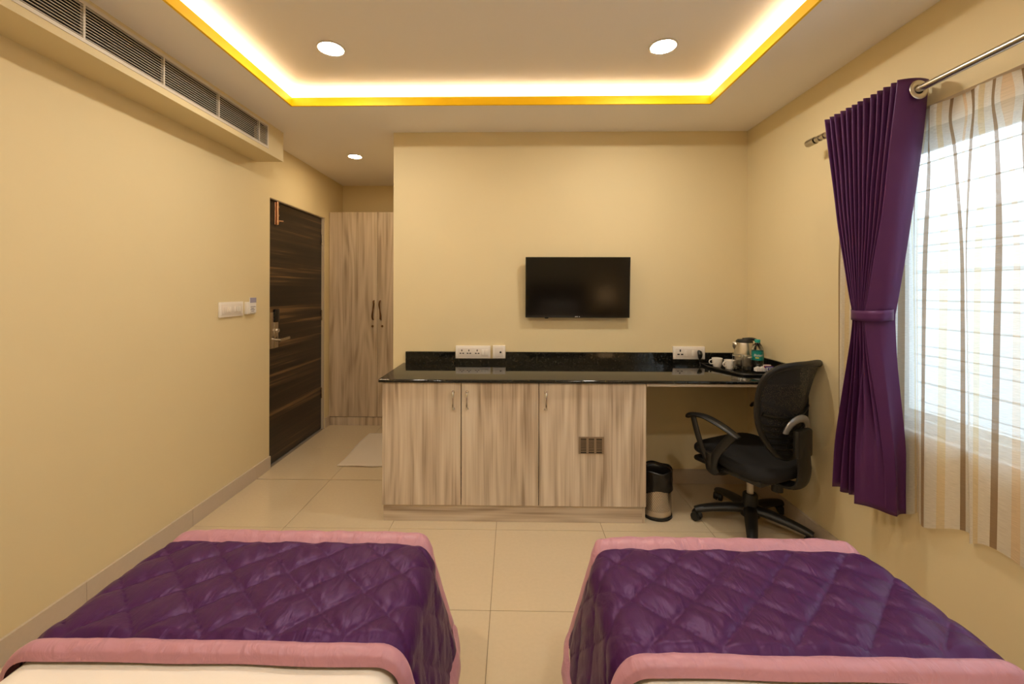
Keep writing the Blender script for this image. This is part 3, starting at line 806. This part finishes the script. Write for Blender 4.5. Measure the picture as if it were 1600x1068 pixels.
def liner(u, v):
    a = u*2*PI; low = .150 + .022*math.sin(a*1 + 2.6) + .010*math.sin(3*a + 1)
    if v < .12:    # inside
        k = v/.12; return (BX + (BR - .008)*math.cos(a), BY + (BR - .008)*math.sin(a), .215 + (.282 - .215)*k)
    k = (v - .12)/.88
    r = BR + .003 + .004*noise.noise((6*math.cos(a), 6*math.sin(a), k*3)) * (1 if k > .08 else 0) + .0015
    return (BX + r*math.cos(a), BY + r*math.sin(a), .286 + (low - .286)*k + .004*math.sin(5*a)*(1-k))
bm = grid(liner, 60, 14); bmesh.ops.remove_doubles(bm, verts=bm.verts, dist=.0004)
obj('bin_liner', bm, 'bag', bn, smooth='all', label='black plastic liner folded over the rim')
bm = bmesh.new(); lathe(bm, [(.001, .212), (BR - .008, .216)], (BX, BY, 0), 32, False, False); obj('liner_floor', bm, 'bag', bn)

# ------------------------------------------------------------------ office chair
ch = thing('office_chair', 'black mesh-back swivel office chair pulled up to the desk', 'chair', (1.366, 2.462, 0), R(26))
CR = 26
base = bmesh.new(); lathe(base, [(.050, .058), (.052, .062), (.048, .115), (.034, .130)], (0, 0, 0), 24)
bs = obj('star_base', base, 'black', ch, smooth=True, local=True)
for a in (171, 243, 315, 27, 99):
    a_ = R(a - CR); c_, s_ = math.cos(a_), math.sin(a_)
    bm = bmesh.new()
    pts = [(c_*r_, s_*r_, z_) for r_, z_ in ((.02, .098), (.10, .096), (.19, .086), (.265, .072), (.298, .062))]
    tube(bm, catmull(pts, 4), [.037 - .014*i/16 for i in range(17)], 12, ry=[.027 - .010*i/16 for i in range(17)], up=(0, 0, 1))
    lg = obj('leg', bm, 'black', bs, smooth=True, local=True)
    bm = bmesh.new(); tx, tyy = c_*.290, s_*.290
    ca, sa = math.cos(a_ + .7), math.sin(a_ + .7)
    for sd in (-1, 1):
        cyl(bm, (tx + ca*.006*sd, tyy + sa*.006*sd, .026), (tx + ca*.024*sd, tyy + sa*.024*sd, .026), .0255, .023, 20)
    cyl(bm, (tx, tyy, .03), (tx, tyy, .062), .009, seg=10)
    tube(bm, [(tx - sa*.022*math.cos(q), tyy + ca*.022*math.cos(q), .030 + .022*math.sin(q)) for q in [k*PI/8 for k in range(9)]], .016, 8, ry=.006)
    obj('caster', bm, 'black', bs, smooth=True, local=True)
bm = bmesh.new(); lathe(bm, [(.044, .095), (.039, .178), (.034, .184)], (0, 0, 0), 24); obj('column_cover', bm, 'black', ch, smooth=True, local=True)
bm = bmesh.new(); lathe(bm, [(.0175, .180), (.0175, .345)], (0, 0, 0), 20); obj('gas_lift', bm, 'white_plastic', ch, smooth=True, local=True, label='pale grey gas lift tube')
bm = rbox(-.085, .085, -.13, .11, .305, .345, .012); obj('tilt_mechanism', bm, 'black', ch, smooth=True, local=True)
bm = bmesh.new(); cyl(bm, (.0, -.155, .335), (.0, -.155, .262), .031, .029, 22); obj('tension_knob', bm, 'black', ch, smooth=True, local=True)
# seat cushion: superellipse slab with a waterfall front edge
def seat(u, v):
    a = u*2*PI; phi = (v - .5)*PI
    ex = .42; cx, sx = math.cos(a), math.sin(a)
    sgn = lambda t, e: math.copysign(abs(t)**e, t)
    rx, ry_ = .245*sgn(cx, ex), .240*sgn(sx, ex)
    cp = abs(math.cos(phi))**.45
    x, y = rx*cp, ry_*cp
    z = .405 + .045*sgn(math.sin(phi), .75)
    fr = max(0, (y - .08)/.16); z += .030*(y/.24) - .030*fr*fr
    if math.sin(phi) > 0: z -= .012*max(0, 1 - (x/.2)**2)*max(0, 1 - (y/.2)**2)
    return (x, y, z)
bm = grid(seat, 64, 24); bmesh.ops.remove_doubles(bm, verts=bm.verts, dist=.0006)
obj('seat', bm, 'cloth_black', ch, smooth='all', local=True)
bm = rbox(-.225, .225, -.215, .205, .338, .372, .016); obj('seat_shell', bm, 'black', ch, smooth=True, local=True)
for sd in (-1, 1):
    X_ = sd*.285
    ap = catmull([(X_ - sd*.004, .190, .606), (X_, .165, .628), (X_ + sd*.004, .07, .640), (X_ + sd*.004, -.03, .622), (X_ - sd*.002, -.115, .590), (X_ - sd*.004, -.135, .580)], 6)
    n_ = len(ap)
    bm = bmesh.new(); tube(bm, ap, [.018 + .012*math.sin(PI*min(1, i/(n_-1)*1.0)) for i in range(n_)], 12, ry=[.009 + .004*math.sin(PI*i/(n_-1)) for i in range(n_)], up=(0, 0, 1))
    ar = obj('armrest', bm, 'black', ch, smooth=True, local=True)
    bm = bmesh.new(); tube(bm, catmull([(X_, .150, .622), (X_ + sd*.008, .115, .540), (X_ + sd*.004, .075, .440), (X_ - sd*.008, .045, .375)], 6), [.019]*19, 10, ry=.010, up=(1, 0, 0))
    obj('front_strut', bm, 'black', ar, smooth=True, local=True)
    bm = bmesh.new(); tube(bm, catmull([(X_ - sd*.003, -.105, .590), (X_ + sd*.006, -.060, .530), (X_ + sd*.006, -.005, .450), (X_ - sd*.006, .025, .370)], 6), [.024]*19, 10, ry=.011, up=(1, 0, 0))
    obj('rear_strut', bm, 'black', ar, smooth=True, local=True)
    bm = bmesh.new(); tube(bm, catmull([(X_ + sd*.002, .035, .450), (X_ - sd*.004, .035, .390), (X_ - sd*.018, .030, .345), (X_ - sd*.06, .025, .334), (X_ - sd*.13, .02, .330)], 6), [.040 - .012*abs(i - 10)/14 for i in range(25)], 12, ry=.013, up=(1, 0, 0))
    obj('bracket', bm, 'black', ar, smooth=True, local=True)
# back: outline in (x, z), bowed in depth
def back_y(x, z):
    t_ = (z - .47)/.5
    return -.225 - .085*t_ + .055*(x/.22)**2 + .030*math.sin(PI*min(1, max(0, t_)))
out = [(0, .972), (.10, .970), (.175, .955), (.217, .915), (.226, .84), (.218, .75), (.200, .66), (.165, .575), (.110, .505), (.05, .475), (0, .470)]
full = out + [(-x, z) for x, z in out[-2:0:-1]]
loop = []
n_ = len(full)
for i in range(n_):
    p0, p1, p2, p3 = [Vector((*full[(i + k) % n_], 0)) for k in (-1, 0, 1, 2)]
    for k in range(5):
        t_ = k/5
        q = .5*((2*p1) + (p2 - p0)*t_ + (2*p0 - 5*p1 + 4*p2 - p3)*t_*t_ + (3*p1 - p0 - 3*p2 + p3)*t_**3)
        loop.append((q.x, q.y))
bk = bmesh.new(); tube(bk, [(x, back_y(x, z), z) for x, z in loop], .017, 10, closed=True, ry=.014, up=(0, 1, 0))
bf = obj('back_frame', bk, 'black', ch, smooth=True, local=True)
# net panel: columns across each height
def half_w(z):
    best = 0
    for (x0, z0), (x1, z1) in zip(loop, loop[1:] + loop[:1]):
        if min(z0, z1) <= z <= max(z0, z1) and abs(z1 - z0) > 1e-6:
            best = max(best, abs(x0 + (x1 - x0)*(z - z0)/(z1 - z0)))
    return best
bm = grid(lambda u, v: ((2*u - 1)*half_w(.48 + .484*v), back_y((2*u - 1)*half_w(.48 + .484*v), .48 + .484*v), .48 + .484*v), 20, 30)
obj('back_net', bm, 'net', bf, smooth='all', local=True, label='see-through black net')
# lower plastic lattice of the back
bm = bmesh.new()
for z in (.515, .545, .575, .605, .635):
    hw = half_w(z)
    tube(bm, [(x, back_y(x, z) - .006, z + .025*(x/.2)**2) for x in [hw*(k/8 - 1) for k in range(17)]], .008, 8, ry=.004)
tube(bm, [(x, back_y(x, .69) - .008, .68 + .9*x*x) for x in [.19*(k/8 - 1) for k in range(17)]], .013, 8, ry=.007)
obj('back_lattice', bm, 'black', bf, smooth=True, local=True)
bm = bmesh.new()
tube(bm, [(.088*math.cos(q), back_y(.05, .62) - .030 - .02*math.sin(q), .615 + .070*math.sin(q)) for q in [PI*k/20 for k in range(21)]], .020, 12, ry=.010, up=(0, 1, 0))
obj('lumbar_arch', bm, 'silver', ch, smooth=True, local=True, label='silver arch behind the lumbar rest')
bm = bmesh.new(); sp_ = catmull([(0, -.05, .322), (0, -.17, .318), (0, -.262, .335), (0, -.292, .40), (0, -.290, .50), (0, -.280, .62)], 6)
tube(bm, sp_, [.040 + .012*min(1, i/10) for i in range(len(sp_))], 14, ry=[.018]*len(sp_), up=(0, .6, .8))
obj('spine', bm, 'black', ch, smooth=True, local=True)
bm = rbox(-.062, .062, -.303, -.268, .49, .635, .012); obj('lumbar_block', bm, 'black', ch, smooth=True, local=True)

# ------------------------------------------------------------------ curtain rod and curtains
RX, RZ = 1.540, 2.113
rod = thing('curtain_rod', 'brushed steel curtain rod with ribbed finial over the window', 'curtain rod', (RX, 1.2, RZ))
bm = bmesh.new(); cyl(bm, (RX, 2.165, RZ), (RX, -.10, RZ), .0125, seg=20); obj('pole', bm, 'nickel', rod, smooth=True)
bm = bmesh.new()
cyl(bm, (RX, 2.15, RZ), (RX, 2.175, RZ), .016, seg=20); cyl(bm, (RX, 2.175, RZ), (RX, 2.183, RZ), .011, seg=20)
for k in range(8): cyl(bm, (RX, 2.183 + k*.007, RZ), (RX, 2.183 + k*.007 + .0058, RZ), .0185, seg=20)
cyl(bm, (RX, 2.183, RZ), (RX, 2.243, RZ), .0165, seg=20)
obj('finial', bm, 'nickel', rod, smooth=True, label='ribbed metal end cap')
bm = bmesh.new(); cyl(bm, (XR, 2.125, RZ), (XR - .006, 2.125, RZ), .022, seg=20); cyl(bm, (XR - .005, 2.125, RZ), (RX, 2.125, RZ), .007, seg=12); cyl(bm, (RX, 2.117, RZ), (RX, 2.133, RZ), .0165, seg=20)
obj('bracket', bm, 'nickel', rod, smooth=True)

dp = thing('purple_curtain', 'plum satin eyelet curtain gathered and tied beside the window', 'curtain', (1.54, 1.82, .43))
NF = 12
def tri(p, sharp=.75):           # rounded zigzag, +1 on the room side
    s = math.cos(2*PI*p); return math.copysign(abs(s)**sharp, s)
def lerp(a, b, t): return a + (b - a)*t
def sm(t): t = max(0, min(1, t)); return t*t*(3 - 2*t)
ZTOP, ZW, ZH = 2.160, 1.245, .440
PANEL = .17                       # share of the cloth that lies flat facing the room's near end
def row_pt(u, kind):
    """u 0 = far edge of the stack, 1 = free edge at the near panel"""
    if kind == 0:      # at the rod
        if u < 1 - PANEL:
            q = u/(1 - PANEL)
            return Vector((1.541 - .060*tri(q*(NF - .5) + .0), lerp(2.040, 1.668, q)))
        k = (u - (1 - PANEL))/PANEL
        return Vector((lerp(1.482, 1.606, k), 1.660 - .018*math.sin(PI*k)))
    if kind == 1:      # at the tie
        if u < 1 - PANEL:
            q = u/(1 - PANEL)
            return Vector((lerp(1.492, 1.470, q) + .030 - .030*tri(q*(NF - .5), 1), lerp(1.886, 1.800, q)))
        k = (u - (1 - PANEL))/PANEL
        return Vector((lerp(1.470, 1.556, k), lerp(1.800, 1.752, k) - .016*math.sin(PI*k)))
    if u < 1 - 2*PANEL:  # at the hem
        q = u/(1 - 2*PANEL)
        return Vector((lerp(1.480, 1.500, q) + .05 - .05*tri(q*3.5), lerp(1.990, 1.845, q)))
    k = (u - (1 - 2*PANEL))/(2*PANEL)
    if k < .7:
        k /= .7; return Vector((lerp(1.455, 1.555, k), lerp(1.835, 1.742, k) - .012*math.sin(PI*k)))
    k = (k - .7)/.3; return Vector((lerp(1.555, 1.606, k), lerp(1.742, 1.752, k) + .012*math.sin(PI*k)))
def drape(u, v):
    z = lerp(ZTOP, ZH, v)
    if z >= ZW:
        t_ = (ZTOP - z)/(ZTOP - ZW)
        t_ = .80*t_ + .20*t_**3*(1) if t_ < 1 else 1
        a = row_pt(u, 0).lerp(row_pt(u, 1), t_)
    else:
        t_ = (ZW - z)/(ZW - ZH); t_ = sm(min(1, t_*1.25))*.55 + t_*.45
        a = row_pt(u, 1).lerp(row_pt(u, 2), t_)
    zz = z + (.006*math.sin(u*19) if v > .97 else 0)
    a.x += .003*noise.noise((u*9, v*7, .3)); a.y += .003*noise.noise((u*9, v*7, 4.3))
    return (min(a.x, 1.599), a.y, zz)
bm = grid(drape, 260, 70)
obj('cloth', bm, 'purple', dp, smooth='all', solid=.0015)
bm = grid(lambda u, v: Vector(drape(u, lerp(.925, .928, v))) + Vector((-.0012, -.0012, 0)), 260, 1)
obj('hem_stitch', bm, 'purple', dp, smooth='all')
def belt(u, v):
    a = u*2*PI
    sg = lambda t, e: math.copysign(abs(t)**e, t)
    return (1.516 + .050*sg(math.cos(a), .8), 1.817 + .079*sg(math.sin(a), .8) , 1.225 + .044*v + .006*math.cos(a))
bm = grid(belt, 48, 3); bmesh.ops.remove_doubles(bm, verts=bm.verts, dist=.0003)
obj('tieback', bm, 'purple', dp, smooth='all', solid=.002, label='plum tieback band')
ec = Vector((1.544, 1.640, RZ))
bm = bmesh.new(); tube(bm, [(ec.x + .0265*math.cos(q), ec.y - .003, ec.z + .0265*math.sin(q)) for q in [2*PI*k/32 for k in range(32)]], .0095, 8, closed=True, ry=.003, up=(0, 1, 0))
obj('eyelet', bm, 'steel', dp, smooth=True, label='round steel eyelet')
bm = bmesh.new(); lathe(bm, [(.0180, 0), (.001, .0)], (0, 0, 0), 28, False, False)
for v_ in bm.verts: v_.co = Vector((ec.x + v_.co.x, ec.y - .0015, ec.z + v_.co.y))
obj('eyelet_shade_disc', bm, 'hole', dp)  # flat dark disc painting the shade inside the eyelet ring

sh = thing('sheer_curtain', 'striped see-through voile curtain hanging across the window', 'curtain', (1.60, 1.2, .45))
Y0s, Y1s, ZS = 2.110, .05, 2.058
LEN = 4.4
def fold(u, amp):
    y = lerp(Y0s, Y1s, u)
    return 1.618 + amp*(.75*math.sin(y*2*PI/.19 + .7*math.sin(y*5)) + .25*math.sin(y*2*PI/.105 + 1.3))
def sheer(u, v, top=ZS):
    z = lerp(top, .455, v)
    y = lerp(Y0s, Y1s, u)
    amp = .008 + .012*sm(v*1.6)
    wob = .030*math.sin(y*2*PI/.19 + .7*math.sin(y*5) + 1.2 + v*.8)*sm(v*2.5)
    # pinch pleats: the heading is drawn together every 16 cm
    ph = ((y + .03) % .16)/.16 - .5
    pin = math.exp(-(ph*9)**2)*math.exp(-((z - 1.98)/.10)**2)
    x = fold(u, amp) - .020*pin
    y2 = y + wob - .05*ph*math.exp(-((z - 1.985)/.07)**2)*.6
    if v > .9: z += (v - .9)*10*(.018*math.sin(y*13 + 1) + .022*math.sin(y*2*PI/.155))
    return (max(1.6025, min(x, 1.633)), y2, z)
TAPE = .052
bm = grid(lambda u, v: sheer(u, lerp(TAPE, 1, v)), 420, 60, lambda u, v: (u*LEN, v*1.6))
obj('voile', bm, 'sheer', sh, smooth='all')
bm = grid(lambda u, v: sheer(u, TAPE*v), 420, 4, lambda u, v: (u*LEN, v*.08))
obj('heading', bm, 'tape', sh, smooth='all', label='denser pleated heading of the voile')
bm = bx(1.626, 1.637, Y1s, Y0s, ZS + .001, ZS + .014); tr_ = obj('curtain_track', bm, 'foam'); tag(tr_, 'slim beige curtain track fixed above the window', 'curtain track')

# ------------------------------------------------------------------ bath mat in the corridor
def matf(u, v):
    x = lerp(-1.338, -.875, u); y = lerp(3.205, 3.93, v)
    x += .008*math.sin(v*7) ; y += .006*math.sin(u*9)
    z = .007 + .004*noise.noise((x*9, y*6, 1)) + .004*max(0, noise.noise((x*4 + 3, y*14, 5)))
    return (x, y, max(.0035, z))
tag(obj('bath_mat', grid(matf, 30, 44), 'mat', smooth='all', solid=.006), 'creased white bath mat on the corridor floor', 'bath mat')

# ------------------------------------------------------------------ beds
def bed(x0, x1, y1, yn, label, glabel, side):
    xc = (x0 + x1)/2
    y0 = -.62
    b = thing('single_bed', label, 'bed', (xc, (y0 + y1)/2, 0), group='single beds with purple runners')
    obj('bed_base', rbox(x0 + .01, x1 - .01, y0, y1 - .01, .10, .28, .01), 'darkwood', b, smooth=True)
    for sx in (x0 + .08, x1 - .08):
        for sy in (y0 + .10, y1 - .10):
            bm = bmesh.new(); cyl(bm, (sx, sy, 0), (sx, sy, .105), .022, .028, 16); obj('leg', bm, 'darkwood', b, smooth=True)
    obj('mattress', rbox(x0 + .03, x1 - .03, y0, y1 - .06, .282, .488, .06, 4), 'linen', b, smooth=True)
    obj('headboard', rbox(x0 - .02, x1 + .02, YF + .004, y0 - .004, .05, 1.02, .02, 3), 'darkwood', b, smooth=True)
    # white sheet over top, sides and foot
    def prof(s, half, r, drop, flare=.0):
        """arc-length s from the middle -> (offset, fall); round edge then a drop"""
        flat = half - r; a = abs(s); sg = 1 if s >= 0 else -1
        if a <= flat: return s, 0.0
        if a <= flat + r*PI/2:
            q = (a - flat)/r; return sg*(flat + r*math.sin(q)), r*(1 - math.cos(q))
        e = a - flat - r*PI/2; return sg*(half + flare*e), r + e
    hw = (x1 - x0)/2 + .002; r = .06
    Ls = hw - r + r*PI/2 + .16
    BL = y1 - y0 - .03
    def sheet(u, v):
        x, fx = prof((2*u - 1)*Ls, hw, r, .16)
        yt = lerp(0, BL + .0 + r*(PI/2 - 1) + .14, v)
        if yt < BL - r: y, fy = y0 + yt, 0
        else:
            o_, fy = prof(yt - (BL - r) + 0, r, r, .14); y = y0 + BL - r + o_
        cx = max(0, abs(x) - (hw - .18))/.18; cy = max(0, y - (y1 - .20))/.20
        y -= .07*min(1, cx)**2*min(1.2, cy); x -= math.copysign(.055*min(1, cx)**2*min(1.2, cy), x)
        z = .512 - max(fx, fy) - .25*min(fx, fy) + .003*noise.noise((x*5 + xc*9, y*4, 0))
        return (xc + x, y, z)
    obj('sheet', grid(sheet, 60, 70), 'linen', b, smooth='all', label='white sheet with satin stripes')
    # quilted runner across the foot
    rn = thing('bed_runner', glabel, 'bed runner', (xc, 1.15, .50), group='quilted purple bed runners')
    hw2 = hw + .014; r2 = .065; DROP = .20
    inner = 1 if xc < 0 else -1                  # the side towards the aisle hangs outward
    Lr = hw2 - r2 + r2*PI/2 + DROP
    YN, YFAR, ry2 = yn, y1 + .018, .05          # near edge of the quilting, foot edge
    top = .530
    Ly = (YFAR - ry2 - YN) + ry2*PI/2 + .05
    def surf(s, t, puff=True, lift=0.0):
        """s across (from the middle), t along (0 at the near seam)"""
        x, fx = prof(s, hw2, r2, DROP, .30 if s*inner > 0 else .02)
        tt = YFAR - ry2 - YN
        if t <= tt: y, fy = YN + t, 0.0
        else:
            o_, fy = prof(t - tt, ry2, ry2, .05); y = YFAR - ry2 + o_
        # round the foot corners in plan
        cx = max(0, abs(s) - (hw2 - .16))/.16; cy = max(0, t - (tt - .10))/.15
        y -= .025*min(1, cx)**2*min(1.2, cy)
        x -= math.copysign(.025*min(1, cx)**2*min(1.2, cy), s)
        z = top - max(fx, fy) - .35*min(fx, fy)
        nx = 0 if fx == 0 else math.copysign(min(1, fx/r2), s); nz = 1 - .8*abs(nx)
        h = lift
        if puff:
            a = s/.165 + t/.150 + .1; c = s/.165 - t/.150 + .35
            w_ = (abs(math.sin(PI*a))*abs(math.sin(PI*c)))**.24
            ed = sm(t/.03)*sm((YFAR - ry2 - YN - .005 - t)/.03)
            h += ed*(1 - .5*abs(nx))*.016*w_ + .004*noise.noise((s*14 + xc*3, t*11, 2.0)) + .0035*noise.noise((s*34 + t*20, t*10 - s*8, 7.0))*w_
        return Vector((xc + x + nx*h, y, z + nz*h))
    obj('quilting', grid(lambda u, v: surf((2*u - 1)*(Lr - .001), v*(YFAR - ry2 - YN - .005)), 190, 84), 'quilt', rn, smooth='all', label='dark purple diamond quilting')
    # pink bands: near roll, foot band and side hems
    def near(u, v):
        s = (2*u - 1)*(Lr + .035); t = lerp(.008, -.040, v)
        p = surf(s, t, False)
        k = math.sin(PI*min(1, v*1.02))**.6 if 0 < v < 1 else 0
        wr = noise.noise((s*13 + xc*5, t*8, 3))*.005 + noise.noise((s*30 + t*30, 2, 9))*.0025
        x, fx = prof(s, hw2, r2, DROP, .30 if s*inner > 0 else .02); nx = 0 if fx == 0 else math.copysign(min(1, fx/r2), s)
        h = (.016 + wr)*k - (.010 if v == 1 else 0)
        w2 = .008*noise.noise((s*4 + xc, 0, 1))
        return (p.x + nx*h, p.y + w2, p.z + (1 - .8*abs(nx))*h)
    obj('near_band', grid(near, 150, 12), 'pink', rn, smooth='all', label='puffed dusty pink band along the near edge')
    def far(u, v):
        s = (2*u - 1)*(Lr + .035); t = (YFAR - ry2 - YN) + lerp(-.018, .085, v)
        p = surf(s, t, False); k = math.sin(PI*v)**.5 if 0 < v < 1 else 0
        h = .020*k + .003*noise.noise((s*22, t*9, xc))
        return (p.x, p.y + h*.6, p.z + h - .006*(1 - k))
    obj('foot_band', grid(far, 120, 10), 'pink', rn, smooth='all', label='dusty pink band along the foot edge')
    for sg in (-1, 1):
        def hem(u, v, sg=sg):
            t = lerp(-.044, Ly, u); s = sg*lerp(Lr - .004, Lr + .055, v)
            p = surf(s, t, False); k = math.sin(PI*v)**.5 if 0 < v < 1 else 0
            return (p.x + sg*(.010*k + .004*noise.noise((t*16, v*2, xc)) + .004), p.y, p.z)
        obj('side_band', grid(hem, 60, 6), 'pink', rn, smooth='all')
    # pillow at the head
    def pil(u, v):
        a, c = 2*u - 1, 2*v - 1
        e = max(0, (1 - a**4))**.5*max(0, (1 - c**4))**.5
        return (a*.30*(1 - .06*c*c), c*.19*(1 - .05*a*a), .075*e)
    p_ = bmesh.new()
    for sg in (1, -1):
        tmp = grid(lambda u, v: (pil(u, v)[0], pil(u, v)[1], sg*pil(u, v)[2]), 20, 14)
        me = bpy.data.meshes.new('t'); tmp.to_mesh(me); tmp.free(); p_.from_mesh(me); bpy.data.meshes.remove(me)
    bmesh.ops.remove_doubles(p_, verts=p_.verts, dist=.0005)
    for v_ in p_.verts:
        q = Matrix.Rotation(R(38), 3, 'X') @ v_.co; v_.co = Vector((xc, -.41, .665)) + q
    o = obj('pillow', p_, 'linen', smooth='all'); tag(o, 'white pillow at the head of the bed ' + side, 'pillow', 'white pillows')
bed(-1.128, -.254, 1.402, .966, 'single bed with white sheet beside the plain left wall', 'dark purple quilted runner with pink bands on the bed by the plain wall', 'beside the plain wall')
bed(.246, 1.108, 1.388, .950, 'single bed with white sheet on the window side', 'purple quilted runner with pink bands on the bed by the window', 'beside the window')

# ------------------------------------------------------------------ bedside table and lamp (seen only as a reflection in the television)
ns_ = thing('bedside_table', 'dark wooden bedside table by the window-side bed', 'bedside table', (1.375, -.50, 0))
obj('top', rbox(1.16, 1.59, -.70, -.30, .48, .505, .004), 'darkwood', ns_, smooth=True)
obj('body', rbox(1.18, 1.57, -.70, -.32, .08, .48, .004), 'darkwood', ns_, smooth=True)
for k in range(2):
    dw = obj('drawer', rbox(1.19, 1.56, -.322, -.305, .10 + k*.19, .275 + k*.19, .003), 'darkwood', ns_, smooth=True)
    bm = bmesh.new(); cyl(bm, (1.375, -.305, .19 + k*.19), (1.375, -.285, .19 + k*.19), .012, seg=16); obj('knob', bm, 'nickel', dw, smooth=True)
tl = thing('table_lamp', 'lit table lamp with a warm tapered shade on the bedside table', 'lamp', (1.40, -.50, .506))
bm = bmesh.new(); lathe(bm, [(.07, 0), (.07, .012), (.02, .03), (.014, .10), (.03, .16), (.014, .24), (.010, .30)], (1.40, -.50, .506), 28); obj('base', bm, 'nickel', tl, smooth=True)
bm = bmesh.new(); lathe(bm, [(.14, .27), (.085, .46)], (1.40, -.50, .506), 32, False, False); obj('lamp_shade', bm, 'lampglow', tl, smooth=True)
